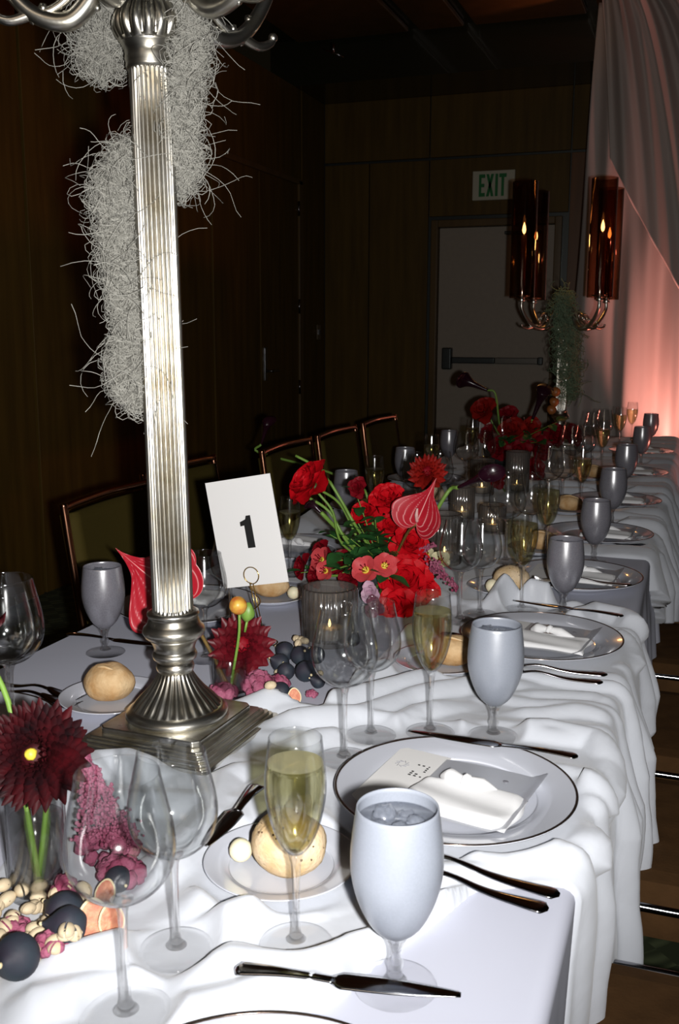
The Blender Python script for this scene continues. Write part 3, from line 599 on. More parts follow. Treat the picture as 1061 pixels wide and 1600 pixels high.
c1=dup(PL,(-0.235,0.5,hz(-0.235,0.5)),'white dinner plate with dark rim cut by the bottom edge',None,'dinner plates along both sides')
setting(-0.238,1.065,'%s, second setting on the right',True,-0.12)
setting(-0.232,1.69,'%s, third setting on the right',True,-0.1)
setting(-0.225,2.165,'%s, fourth setting on the right',True,-0.05)
setting(-0.225,2.66,'%s, fifth setting on the right',False,0)
setting(-0.225,3.22,'%s, sixth setting on the right',False,0.05)
setting(-0.225,3.9,'%s, seventh setting on the right',False,0)
setting(-0.225,4.62,'%s, eighth setting on the right',False,0)
setting(-0.905,1.0,'%s, nearest setting on the left',False,3.14)
setting(-0.905,1.66,'%s, second setting on the left',False,3.14)
setting(-0.905,2.22,'%s, third setting on the left',False,3.14)
setting(-0.905,2.85,'%s, fourth setting on the left',False,3.14)
setting(-0.905,3.45,'%s, fifth setting on the left',False,3.14)
dup(BP,(-0.3676,0.8552,hz(-0.3676,0.8552)),'small white plate under the seeded roll beside the front champagne flute',None,'bread plates')
dup(BP,(-0.7796,1.1962,hz(-0.7796,1.1962)),'small white plate under the golden roll left of the silver column',None,'bread plates')
dup(BP,(-0.7909,1.8022,hz(-0.7909,1.8022)),'small white plate under the roll behind the number card',None,'bread plates')
dup(BP,(-0.3671,1.5226,hz(-0.3671,1.5226)),'small white plate under the roll behind the second champagne flute',None,'bread plates')
dup(BP,(-0.3584,2.0321,hz(-0.3584,2.0321)),'small white plate under the roll by the third champagne flute',None,'bread plates')
dup(BP,(-0.345,2.44,hz(-0.345,2.44)),'small white plate under the roll by the fourth champagne flute',None,'bread plates')
dup(BP,(-0.345,3.02,hz(-0.345,3.02)),'small white plate under the roll by the fifth champagne flute',None,'bread plates')
dup(BP,(-0.775,3.05,hz(-0.775,3.05)),'small white plate under the roll behind the black calla lily',None,'bread plates')
dup(BP,(-0.345,3.75,hz(-0.345,3.75)),'small white plate under the roll near the far wine glasses',None,'bread plates')
dup(BP,(-0.775,2.35,hz(-0.775,2.35)),'small white plate half hidden by the centrepiece on the left',None,'bread plates')
for p in (PL,BP):
    for c in list(p.children): bpy.data.objects.remove(c)
    bpy.data.objects.remove(p)
def cut_path(fn,L,n=26,m=7,th=.0018):
    """flat bar: fn(t)->(halfwidth, zcentre); solid with rounded section"""
    V=[];F=[];k=8
    for i in range(n):
        t=i/(n-1); hw,z=fn(t)
        for j in range(k):
            a=2*PI*j/k; V.append((L*t,hw*math.cos(a),z+th*math.sin(a)*(.6+.4*min(1,hw/.006))))
    for i in range(n-1):
        for j in range(k): F.append((i*k+j,i*k+(j+1)%k,(i+1)*k+(j+1)%k,(i+1)*k+j))
    F.append(tuple(range(k))[::-1]); F.append(tuple(range((n-1)*k,n*k))); return V,F
def handle(t,w0=.0035,w1=.0105): # t 0 at neck .. 1 at butt
    return (w0+(w1-w0)*max(0,min(1,(t-.15)/.75))**1.4)*(1 if t<.96 else math.sqrt(max(.05,1-((t-.96)/.04)**2)))
def cutlery(kind,a,b,lab,group,L=None,lift=0):
    """a: tip end (x,y), b: butt of the handle"""
    a=Vector(a); b=Vector(b); L0=(b-a).length; L=L or L0; ang=math.atan2((b-a).y,(b-a).x); za=max(hz(*a),hz(*b),hz(*((a+b)/2)))+.002+lift
    o=thing(kind,lab,'cutlery',(b.x-L*math.cos(ang),b.y-L*math.sin(ang),za),group,ang)
    if kind in('dinner_fork','salad_fork'):
        mb=MB(); mb.add(*cut_path(lambda t:(handle(t),.004+.008*math.exp(-((t-.18)/.25)**2)),L*.66)); mb.build('handle',CUTL,o,(L*.34,0,0),smooth=True)
        mb=MB(); mb.add(*cut_path(lambda t:((.0035+.0088*(1-max(0,t-.25)/.75)**.6) if t>.0 else .012,.003+.008*t),L*.14)); mb.build('fork_head',CUTL,o,(L*.21,0,0),smooth=True)
        for k in range(4):
            V,F=tube([(0,(k-1.5)*.0060,.006),(L*.08,(k-1.5)*.0062,-.000),(L*.17,(k-1.5)*.0060,.001),(L*.225,(k-1.5)*.0055,.0035)],[.0007,.0013,.0015,.0018],6); mk('tine',V,F,CUTL,o,(0,0,.001))
    elif kind in('dinner_knife','butter_knife'):
        V,F=cut_path(lambda t:(handle(t,.005,.0095),.003+.002*math.sin(t*3)),L*.45); mk('handle',V,F,CUTL,o,(L*.55,0,0))
        V,F=cut_path(lambda t:(.0025+.0085*math.sin(min(1,t*1.25+.08)*PI/2) if t<.93 else .0105*(1-(t-.93)*6),.003),L*.56,th=.0009); mk('blade',V,F,CUTL,o)
    else:
        V,F=cut_path(lambda t:(handle(t),.004+.007*math.exp(-((t-.15)/.25)**2)),L*.72); mk('handle',V,F,CUTL,o,(L*.28,0,0))
        V,F=grid(12,14,lambda u,v:(L*.31*v,(u-.5)*.042*math.sin(PI*min(1,v*.93+.05))**.6,.010-.009*(1-(2*u-1)**2)*math.sin(PI*v))); s=mk('bowl',V,F,CUTL,o); m=s.modifiers.new('s','SOLIDIFY'); m.thickness=.0014
    return o
cutlery('dinner_fork',(-0.295, 0.899),(-0.0922, 0.8694),'silver fork right of the front goblet, nearer the plate','dinner forks',0.205,0)
cutlery('salad_fork',(-0.287, 0.86),(-0.0978, 0.8334),'silver fork right of the front goblet, farther from the plate','salad forks',0.185,0)
cutlery('dinner_knife',(-0.329, 1.1953),(-0.1116, 1.1885),'dark steel knife beyond the plate with menu card','dinner knives',None,0.006)
cutlery('dinner_knife',(-0.154, 0.6972),(-0.3293, 0.6676),'dark knife along the bottom plate','dinner knives',0.185,0.004)
cutlery('dinner_fork',(-0.285, 1.485),(-0.1041, 1.5117),'fork behind the second goblet, nearer the plate','dinner forks',0.195,0)
cutlery('salad_fork',(-0.28, 1.455),(-0.107, 1.4701),'fork behind the second goblet, farther from the plate','salad forks',0.18,0)
cutlery('dinner_knife',(-0.28, 1.855),(-0.1025, 1.8223),'knife beyond the second menu plate on the right','dinner knives',0.21,0.004)
cutlery('dinner_fork',(-0.28, 1.96),(-0.0987, 1.9722),'fork beside the third goblet on the right','dinner forks',0.19,0.003)
cutlery('dinner_knife',(-0.28, 2.34),(-0.1078, 2.2861),'knife by the fourth goblet on bare linen','dinner knives',0.2,0)
cutlery('dinner_fork',(-0.28, 2.49),(-0.1022, 2.5826),'fork by the fourth goblet on bare linen','dinner forks',0.19,0)
cutlery('dinner_knife',(-0.9172, 1.4425),(-1.032, 1.4434),'black-handled knife behind the left water goblet','dinner knives',0.215,0)
cutlery('dinner_fork',(-0.815, 1.155),(-1.0, 1.165),'fork between the left plate and golden roll','dinner forks',0.19,0)
cutlery('salad_fork',(-0.815, 1.18),(-1.0, 1.19),'second fork between the left plate and golden roll','salad forks',0.18,0)
cutlery('butter_knife',(-0.4314, 0.7994),(-0.4376, 0.9552),'dark butter knife resting on the front bread plate','butter knives',0.14,0.014)
cutlery('teaspoon',(-0.37, 1.615),(-0.4007, 1.5069),'dark spoon end by the pale bread roll','teaspoons',0.12,0.012)
# ------------------------------------------------------------------ bread and butter
def roll(x,y,r,lab,m,seed,sc=(1,1,.72),specks=False,lift=.009):
    z=hz(x,y)+lift; o=thing('bread_roll',lab,'bread',(x,y,z),'bread rolls on the side plates')
    V,F=blob(r,seed,.10,28,sc); V=[(a,b,max(c,-r*sc[2]*.8)) for a,b,c in V]; mk('crust',V,F,m,o,(0,0,r*sc[2]*.8))
    if specks:
        mb=MB(); rg=random.Random(seed)
        for k in range(46):
            th=rg.uniform(.2,1.7); a=rg.uniform(0,6.28); d=(math.sin(th)*math.cos(a),math.sin(th)*math.sin(a),math.cos(th))
            V,F=blob(rg.uniform(.0006,.0015),k,.3,6); p=(r*1.0*d[0]*sc[0],r*1.0*d[1]*sc[1],r*1.0*d[2]*sc[2]); mb.add([(v[0]+p[0],v[1]+p[1],v[2]+p[2]) for v in V],F)
        s=mb.build('seed_flecks',SPECK,o,(0,0,r*sc[2]*.8)); s['kind']='stuff'
    else:
        V,F=tube([(-r*.7*sc[0],-r*.15,r*sc[2]*.65),(0,-r*.35,r*sc[2]*.97),(r*.7*sc[0],-r*.2,r*sc[2]*.66)],[.0008,.0022,.0008],6); mk('scored_crease',V,F,BREADP,o,(0,0,r*sc[2]*.8))
    return o
def butter(x,y,r,lab,lift=.009):
    V,F=blob(r,3,.05,18); o=mk('butter_ball',V,F,BUTTER,None,(x,y,hz(x,y)+lift+r)); tag(o,lab,'butter','butter balls on the side plates')
roll(-0.3557,0.8467,0.0345,'round seeded bread roll behind the front champagne flute',BREADP,3,(1.1, 0.95, 0.95),True)
roll(-0.782,1.1898,0.036,'golden crusty bread roll left of the silver column',BREAD,5,(1.05, 0.9, 0.8),False)
roll(-0.797,1.8,0.036,'torn-looking bread roll behind the number card',BREAD,7,(1.15, 0.8, 0.72),False)
roll(-0.3502,1.5188,0.036,'pale bread roll behind the second champagne flute',BREAD,9,(1.2, 0.9, 0.7),False)
roll(-0.3411,2.011,0.036,'speckled yellow bread roll beside the third champagne flute',BREADP,11,(1.05, 0.9, 0.8),True)
roll(-0.345,2.44,0.036,'bread roll by the fourth champagne flute on the right',BREAD,20,(1.1, 0.9, 0.7),False)
roll(-0.345,3.02,0.036,'bread roll by the fifth champagne flute on the right',BREAD,21,(1.1, 0.9, 0.7),False)
roll(-0.345,3.75,0.036,'bread roll near the far wine glasses on the right',BREAD,22,(1.1, 0.9, 0.7),False)
roll(-0.775,3.05,0.036,'bread roll behind the black calla lily',BREADP,31,(1, 0.9, 0.8),True)
butter(-0.4061,0.8412,0.0118,'butter ball beside the seeded roll and butter spoon')
butter(-0.7365,1.7864,0.013,'butter ball right of the roll behind the number card')
butter(-0.3725,1.9725,0.0145,'butter ball left of the speckled yellow roll')
butter(-0.385,1.56,0.012,'butter ball by the roll behind the second flute')
# ------------------------------------------------------------------ candelabra
def fluted(prof,n,k,depth,seg=4,gp=.8):
    """lathe with n flutes of relative depth; prof list of (r,z,fluteamount)"""
    N=n*seg; V=[];F=[]
    for r,z,a in prof:
        for i in range(N):
            ph=2*PI*i/N; c=abs(math.sin(ph*n/2))**gp; rr=r*(1-depth*a*(1-c)); V.append((rr*math.cos(ph),rr*math.sin(ph),z))
    for j in range(len(prof)-1):
        for i in range(N): F.append((j*N+i,j*N+(i+1)%N,(j+1)*N+(i+1)%N,(j+1)*N+i))
    F.append(tuple(range(N))[::-1]); F.append(tuple(range((len(prof)-1)*N,len(prof)*N))); return V,F
def slab(mb,w,z0,z1,c=.006):
    h=w/2; P=[(-h+c,-h),(h-c,-h),(h,-h+c),(h,h-c),(h-c,h),(-h+c,h),(-h,h-c),(-h,-h+c)]; n=8
    mb.add([(x,y,z0) for x,y in P]+[(x,y,z1) for x,y in P],[tuple(range(n))[::-1],tuple(range(n,2*n))]+[(i,(i+1)%n,(i+1)%n+n,i+n) for i in range(n)])
def candelabrum(x,y,lab,shaft_top,arm_r,tall,tilt,rz,arm0):
    z=hz(x,y); t=thing('candelabra',lab,'candelabra',(x,y,z)); t.rotation_euler=(0,tilt,rz)
    def part(name,V,F,par=t,**k): return mk(name,V,F,SILVER,par,**k)
    mb=MB()
    for w_,a,b in ((.208,0,.006),(.196,.006,.010),(.188,.010,.0135),(.178,.0135,.0165),(.170,.0165,.019)): slab(mb,w_,a,b)
    p=mb.build('plinth',SILVER,t,bevel=.0012)
    mb=MB(); slab(mb,.150,.019,.0275,.008); mb.build('plinth_slab',SILVER,t,bevel=.002)
    part('base_ring',*lathe([(0,.0275),(.066,.0275),(.069,.031),(.068,.036),(.063,.040),(.060,.042),(0,.042)],72))
    P=[(.060,.041,.2),(.057,.046,1),(.050,.054,1),(.040,.064,1),(.032,.074,1),(.026,.083,.8),(.0225,.090,.3)]; part('flared_foot',*fluted(spline(P,4),28,4,.09))
    part('knop',*lathe([(0,.088),(.0225,.089),(.0245,.092),(.0255,.096),(.0245,.100),(.0225,.102),(.0235,.104),(.0285,.108),(.0300,.113),(.0285,.117)]+spline([(.027,.118),(.0275,.124),(.0305,.131),(.0345,.136)],3)+[(.0345,.136),(.0385,.139),(.0415,.145),(.0400,.151),(.0355,.155),(.0345,.158),(.0330,.163),(.0325,.1665),(.0345,.168),(.0340,.1715),(.0300,.173),(0,.173)],72))
    st=shaft_top
    part('fluted_shaft',*fluted([(.0272,.170,0),(.0272,.174,.2),(.0270,.177,1)]+[(.0270-.0012*q/10,.177+(st-.183)*q/10,1) for q in range(1,11)]+[(.0256,st-.003,.2),(.0258,st,0)],28,4,.13,8,1.3))
    part('capital_ring',*lathe([(0,st-.004),(.0275,st-.004),(.0290,st),(.0285,st+.004),(.0300,st+.008),(.0290,st+.013),(.030,st+.018),(.0330,st+.024),(.0365,st+.030),(0,st+.032)],72))
    part('capital',*fluted(spline([(.0345,st+.026,.1),(.0400,st+.034,.8),(.0435,st+.043,1),(.0430,st+.052,1),(.0385,st+.062,1),(.0320,st+.070,.6),(.022,st+.078,.2),(.0160,st+.088,0)],4),16,4,.13,8))
    part('finial_stem',*lathe([(.015,st+.09),(.019,st+.10),(.022,st+.115),(.015,st+.13),(.012,st+.16),(0,st+.165)],40))
    A=st+.062
    for k in range(5 if not tall else 4):
        a=arm0+k*(2*PI/5 if not tall else PI/2); ca,sa=math.cos(a),math.sin(a)
        def W(pts): return [(r*ca,r*sa,zz) for r,zz in pts]
        s=arm_r/.24
        V,F=tube(W([(.010,A+.09),(.040*s,A+.095),(.068*s,A+.045),(.085*s,A+.012),(.12*s,A-.012),(.17*s,A-.004),(.21*s,A+.030),(.238*s,A+.075),(.24*s,A+.11)]),[.006,.008,.010,.012,.0115,.010,.009,.008,.007],10,k=7); ar=part('arm',V,F)
        mb=MB()
        mb.add(*tube(W([(.17*s,A-.004),(.205*s,A-.012),(.232*s,A-.004),(.236*s,A+.006)]),[.007,.006,.005,.003],8))
        V,F=blob(.0062,k,.1,10); mb.add([(v[0]+.236*s*ca,v[1]+.236*s*sa,v[2]+A+.003) for v in V],F)
        # inner scroll curling back
        sc_=[(.13*s+.036*(1-q/14)*math.cos(.6+q*.62),A+.032+.036*(1-q/14)*math.sin(-1.9+q*.62)) for q in range(12)]
        mb.add(*tube(W(sc_),[.006,.0055,.004,.003],8))
        V,F=blob(.008,k+5,.15,12); mb.add([(v[0]+.13*s*ca,v[1]+.13*s*sa,v[2]+A+.034) for v in V],F)
        for q in range(9): # leaf beads along the arm
            u=.075+q*.016; V,F=blob(.0045+.001*(q%3),q,.3,8); zz=np.interp(u,[.075,.12,.17,.21],[A+.012,A-.012,A-.004,A+.03]); mb.add([(v[0]+u*s*ca,v[1]+u*s*sa,v[2]+zz-.008+.016*(q%2)) for v in V],F)
        mb.build('scrollwork',SILVER,ar,smooth=True)
        cx,cy,cz=.24*s*ca,.24*s*sa,A+.105
        V,F=lathe([(0,0),(.012,.001),(.018,.006),(.012,.012),(.016,.018),(.034,.024),(.036,.028),(0,.029)],32); part('candle_cup',V,F,ar,loc=(cx,cy,cz))
        if tall: yield t,(cx,cy,cz+.029),k
    yield t,None,None
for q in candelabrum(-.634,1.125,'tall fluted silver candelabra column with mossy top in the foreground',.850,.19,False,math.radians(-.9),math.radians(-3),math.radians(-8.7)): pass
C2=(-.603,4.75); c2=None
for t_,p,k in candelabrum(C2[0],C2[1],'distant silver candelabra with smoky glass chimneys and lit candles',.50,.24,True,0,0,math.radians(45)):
    if p is None: continue
    wx,wy,wz=C2[0]+p[0],C2[1]+p[1],hz(*C2)+p[2]
    side_=['rear right','rear left','front left','front right'][k]; 
    hc=thing('candle','lit dark taper candle in the %s chimney of the distant candelabra'%side_,'candle',(wx,wy,wz),'candles on the far candelabra')
    V,F=lathe([(0,0),(.013,0),(.012,.26),(.004,.262),(0,.262)],20); mk('wax',V,F,pbr('dark_wax',(.12,.03,.02),.4) if k==0 else bpy.data.materials['dark_wax'],hc)
    V,F=lathe([(0,.265),(.006,.272),(.0085,.284),(.006,.300),(0,.318)],16); mk('flame',V,F,FLAME,hc)
    hh=thing('hurricane_chimney','tall amber glass cylinder at the %s of the distant candelabra'%side_,'chimney',(wx,wy,wz-.012),'chimneys on the far candelabra')
    V,F=lathe([(.056,0),(.056,.50),(.0545,.501),(.0545,0)],48); mk('glass_cylinder',V,F,AMBG,hh)
light('candle_glow','POINT',(C2[0],C2[1]-.02,1.72),.9,(1,.45,.12),.03)
# ------------------------------------------------------------------ hanging moss
def moss(name,lab,path,n,rad,seed,m,L=(.03,.09),curl=.42,wild=.07,base=(0,0,0)):
    """path rows: (x,y,z,spread)"""
    g=np.random.default_rng(seed); P=np.array(path,float); seg=np.linalg.norm(np.diff(P[:,:3],axis=0),axis=1); cum=np.r_[0,np.cumsum(seg)]
    K=11; u=g.uniform(0,cum[-1],n); c=np.stack([np.interp(u,cum,P[:,i]) for i in range(4)],1)
    d=g.normal(size=(n,3)); d/=np.linalg.norm(d,axis=1)[:,None]
    c[:,3]*=.70+.38*np.sin(u*95+seed)*np.sin(u*41)+g.normal(size=n)*.13; pos=c[:,:3]+d*c[:,3:4]*g.uniform(0,1,(n,1))**.45
    w=g.uniform(size=n)<wild; dirn=g.normal(size=(n,3)); dirn[:,2]-=.5; dirn[w]=d[w]*2+g.normal(size=(w.sum(),3))*.5
    dirn/=np.linalg.norm(dirn,axis=1)[:,None]; ln=g.uniform(*L,n); ln[w]*=1.2; ax=g.normal(size=(n,3)); ax/=np.linalg.norm(ax,axis=1)[:,None]
    pts=[pos]
    for k in range(K-1):
        ax+=g.normal(size=(n,3))*.35; ax/=np.linalg.norm(ax,axis=1)[:,None]
        dirn=dirn+np.cross(ax,dirn)*curl; 
        pull=(c[:,:3]-pts[-1]); pl=np.linalg.norm(pull,axis=1)[:,None]; dirn=dirn+np.where(w[:,None],0,1)*pull/(pl+1e-6)*np.clip((pl-c[:,3:4])*30,0,1.2)
        dirn[:,2]-=.04; dirn/=np.linalg.norm(dirn,axis=1)[:,None]; pts.append(pts[-1]+dirn*(ln/(K-1))[:,None])
    pts=np.stack(pts,1) # n,K,3
    T=np.gradient(pts,axis=1); T/=np.linalg.norm(T,axis=2)[...,None]+1e-9; ref=np.array([.3,.2,.93]); U=np.cross(T,ref); U/=np.linalg.norm(U,axis=2)[...,None]+1e-9; W_=np.cross(T,U)
    V=[]; 
    for j in range(3):
        a=2*PI*j/3; V.append(pts+rad*(U*math.cos(a)+W_*math.sin(a)))
    V=np.stack(V,2) # n,K,3(ring),3
    idx=np.arange(n*K*3).reshape(n,K,3); F=[]
    for j in range(3):
        j2=(j+1)%3; F.append(np.stack([idx[:,:-1,j],idx[:,:-1,j2],idx[:,1:,j2],idx[:,1:,j]],-1).reshape(-1,4))
    o=mk(name,V.reshape(-1,3),np.concatenate(F),m); tag(o,lab,'moss',None,'stuff'); return o
CXc,CYc=-.650,1.12
moss('dried_moss','wispy grey dried moss wound around the tall silver column',
 [(CXc+.026,CYc+.035,1.78,.024),(CXc+.040,CYc+.03,1.70,.023),(CXc+.041,CYc+.025,1.62,.022),(CXc+.034,CYc+.02,1.55,.019),(CXc+.022,CYc+.04,1.48,.016),(CXc-.015,CYc+.045,1.50,.024),(CXc-.034,CYc+.015,1.505,.018),(CXc-.048,CYc+.0,1.465,.023),(CXc-.045,CYc+.0,1.40,.019),(CXc-.036,CYc,1.34,.017),(CXc-.030,CYc,1.305,.014),(CXc-.038,CYc,1.25,.021),(CXc-.030,CYc+.0,1.205,.013)],9500,.00042,3,MOSS,L=(.03,.10),wild=.05)
moss('dried_moss','clump of grey dried moss hanging off the upper left candelabra arm',
 [(CXc-.03,CYc+.06,1.75,.03),(CXc-.06,CYc+.03,1.70,.03),(CXc-.075,CYc+.03,1.65,.028),(CXc-.085,CYc+.03,1.62,.024)],2200,.00042,5,MOSS,L=(.03,.09),wild=.10)
moss('dried_moss','greenish moss wrapped round the distant candelabra stem',
 [(C2[0]-.0,C2[1]-.05,1.46,.05),(C2[0],C2[1]-.03,1.36,.07),(C2[0]+.02,C2[1]-.02,1.24,.07),(C2[0]+.03,C2[1],1.10,.06),(C2[0]+.03,C2[1],1.0,.05)],1500,.0017,8,MOSSG,L=(.05,.14))
# ------------------------------------------------------------------ flowers
def petal(w,h,cup,lean,tip=0.0,ruf=0,nu=7,nv=8,p=.75,seed=0):
    rg=random.Random(seed); ph=rg.uniform(0,6)
    def fn(u,v):
        s=2*u-1; wd=w*math.sin(PI*(.04+.90*v**p)*.98)**.65 if v<1 else w*.35*(1-tip)
        wd=w*(math.sin(PI*min(.5,.06+v**p*.6))**1.0)*(1-(max(0,v-.72)/.28)**2*(.35+.6*tip))
        x=s*wd; z=h*v*(1-.10*s*s*v-tip*.12*s*s)
        y=-cup*(s*s)*w*(.3+.7*v)+lean*h*v*v+ruf*w*math.sin(5*s+ph)*v*v
        return (x,-y if False else y,z)
    return grid(nu,nv,fn)
PMESH={}
def pm(key,mt,*a,**k):
    kk=(key,mt.name)
    if kk not in PMESH:
        V,F=petal(*a,**k); me=bpy.data.meshes.new('petal'); me.from_pydata(V,[],F); me.shade_smooth(); me.materials.append(mt); PMESH[kk]=me
    return PMESH[kk]
def axis_rot(d):
    return Vector(d).normalized().to_track_quat('Z','Y').to_matrix()
def rose(p,d,R,mt,lab,stem=None,n=22,joined=False,group='red blooms in the flower arrangements',name='rose',ruf=.10,cat='flower',leaves=0,stemr=.0028,stemmat=None):
    o=thing(name,lab,cat,p,group); A=axis_rot(d).to_4x4(); rg=random.Random(int(p[0]*1e4)); mb=MB()
    me=pm('rose%d'%(ruf*100),mt,.55,.95,.55,.32,ruf=ruf)
    for i in range(n):
        t=i/(n-1); phi=i*2.39996+rg.uniform(-.15,.15); th=math.radians(4+66*t**1.25+rg.uniform(-4,4)); s=R*(.55+.50*t**.7)
        Mx=A@Matrix.Rotation(phi,4,'Z')@Matrix.Translation((0,R*.10*t,-R*.15*(1-.2*t)-R*.25*t))@Matrix.Rotation(-th,4,'X')@Matrix.Diagonal((s,s,s,1))
        if joined: mb.add([Mx@Vector(v.co) for v in me.vertices],[tuple(q.vertices) for q in me.polygons])
        else:
            c=ob('petal',me,o); c.matrix_basis=Mx
    if joined: mb.build('petals',mt,o,smooth=True)
    cal=A@Matrix.Translation((0,0,-R*.42)); V,F=lathe([(0,-R*.10),(R*.16,-R*.05),(R*.2,R*.08),(R*.12,R*.2)],12); mk('calyx',[cal@Vector(v) for v in V],F,LEAF,o)
    if stem: 
        a=cal@Vector((0,0,-R*.05)); e=Vector(stem)-Vector(p); m_=(a*.6+e*.4)+Vector((A@Vector((0,0,-1)))*R*.3)*0+Vector((0,0,.0))
        k1=a+(A.to_3x3()@Vector((0,0,-1)))*(e-a).length*.3
        V,F=tube([a,k1,(k1+e)/2+Vector((0,0,-.004)),e],stemr,8); mk('stem',V,F,stemmat or GREEN,o)
    return o
def dahlia(p,d,R,mt,lab,stem=None,rows=7,per=16,flatk=1,center=LEAF,group='red blooms in the flower arrangements',name='dahlia',narrow=.24,cc=None,stemmat=None,petal_parts=False):
    o=thing(name,lab,'flower',p,group); A=axis_rot(d).to_4x4(); mb=MB(); rg=random.Random(int(p[0]*1e4)+3)
    V0,F0=petal(narrow,1,-.9,-.18,tip=.5,nu=5,nv=6,p=.9)
    for r in range(rows):
        t=r/(rows-1); s=R*(.42+.58*t); th=math.radians(14+74*t)
        for k in range(int(per*(.6+.4*t))):
            phi=2*PI*(k+.5*(r%2))/int(per*(.6+.4*t))+rg.uniform(-.05,.05)
            Mx=A@Matrix.Rotation(phi,4,'Z')@Matrix.Translation((0,R*.12*(1-t)+R*.02,R*.05-R*.20*t))@Matrix.Rotation(-th-rg.uniform(-.08,.08),4,'X')@Matrix.Diagonal((s,s,s,1))
            mb.add([Mx@Vector(v) for v in V0],F0)
    q=mb.build('petals',mt,o,smooth=True); q['kind']='stuff'
    V,F=blob(R*.26,2,.2,14); mk('flower_head',[A@Vector((v[0],v[1],v[2]*.7+R*.16)) for v in V],F,DRED if cc is None else mt,o)
    if cc: V,F=blob(R*.11,5,.25,12); mk('yellow_centre',[A@Vector((v[0],v[1],v[2]+R*.36)) for v in V],F,cc,o)
    if stem:
        a=A@Vector((0,0,-R*.15)); e=Vector(stem)-Vector(p); k1=a+(A.to_3x3()@Vector((0,0,-1)))*(e-a).length*.3
        V,F=tube([a,k1,(k1+e)/2,e],.0028,8); mk('stem',V,F,stemmat or GREEN,o)
    return o
def lily(p,d,R,lab,stem=None,mt=CORAL):
    o=thing('alstroemeria',lab,'flower',p,'coral lilies at the foot of the centrepiece'); A=axis_rot(d).to_4x4()
    me=pm('lily',mt,.44,.95,.30,.30,tip=-.2)
    for i in range(6):
        phi=i*PI/3; th=math.radians(38 if i%2 else 50); s=R*(1 if i%2 else .92)
        c=ob('petal',me,o); c.matrix_basis=A@Matrix.Rotation(phi,4,'Z')@Matrix.Rotation(-th,4,'X')@Matrix.Diagonal((s,s,s,1))
    V,F=lathe([(0,0),(R*.14,R*.1),(R*.22,R*.3),(R*.1,R*.28),(0,R*.15)],14); mk('yellow_throat',[A@Vector(v) for v in V],F,YEL,o)
    mb=MB()
    for i in range(5):
        a=i*1.26; mb.add(*tube([(0,0,0),(R*.12*math.cos(a),R*.12*math.sin(a),R*.4),(R*.22*math.cos(a),R*.22*math.sin(a),R*.72)],[.0006,.0006,.0014],5))
    mk('stamens',[A@Vector(v) for v in mb.V],mb.F,DRED,o)
    if stem: V,F=tube([(0,0,0),(Vector(stem)-Vector(p))*.5+Vector((0,0,.01)),Vector(stem)-Vector(p)],.0018,6); mk('stem',V,F,GREEN,o)
    return o
def leaf_me(L,W,fold=.2,droop=.25):
    return grid(7,10,lambda u,v:((2*u-1)*W*math.sin(PI*v**.85)**.8,L*v,abs(2*u-1)*W*fold*math.sin(PI*v)-droop*L*v*v+.004*math.sin(v*14+u*5)*W*8))
LM={}
def sprig(p,stem,leaves,lab,L=.035,mt=None,group='leaf sprigs in the centrepiece',stemr=.0018):
    """stem from stem point to p with leaves"""
    o=thing('leaf_sprig',lab,'foliage',stem,group); e=Vector(p)-Vector(stem); rg=random.Random(int(p[0]*1e4)+int(p[2]*1e3))
    V,F=tube([(0,0,0),e*.5+Vector((0,0,.006)),e],[stemr,stemr*.8,stemr*.5],6); mk('stem',V,F,GREEN,o)
    key=round(L,3)
    if key not in LM:
        V,F=leaf_me(L,L*.32); me=bpy.data.meshes.new('leaf'); me.from_pydata(V,[],F); me.shade_smooth(); me.materials.append(LEAF); LM[key]=me
    for i in range(leaves):
        t=.35+.65*i/max(1,leaves-1); q=e*t+Vector((0,0,.005)); a=i*2.4+rg.uniform(-.4,.4); c=ob('leaf',LM[key],o,q); c.rotation_euler=(rg.uniform(-.2,.7),rg.uniform(-.5,.5),a); s=rg.uniform(.7,1.15); c.scale=(s,s,s)
    return o
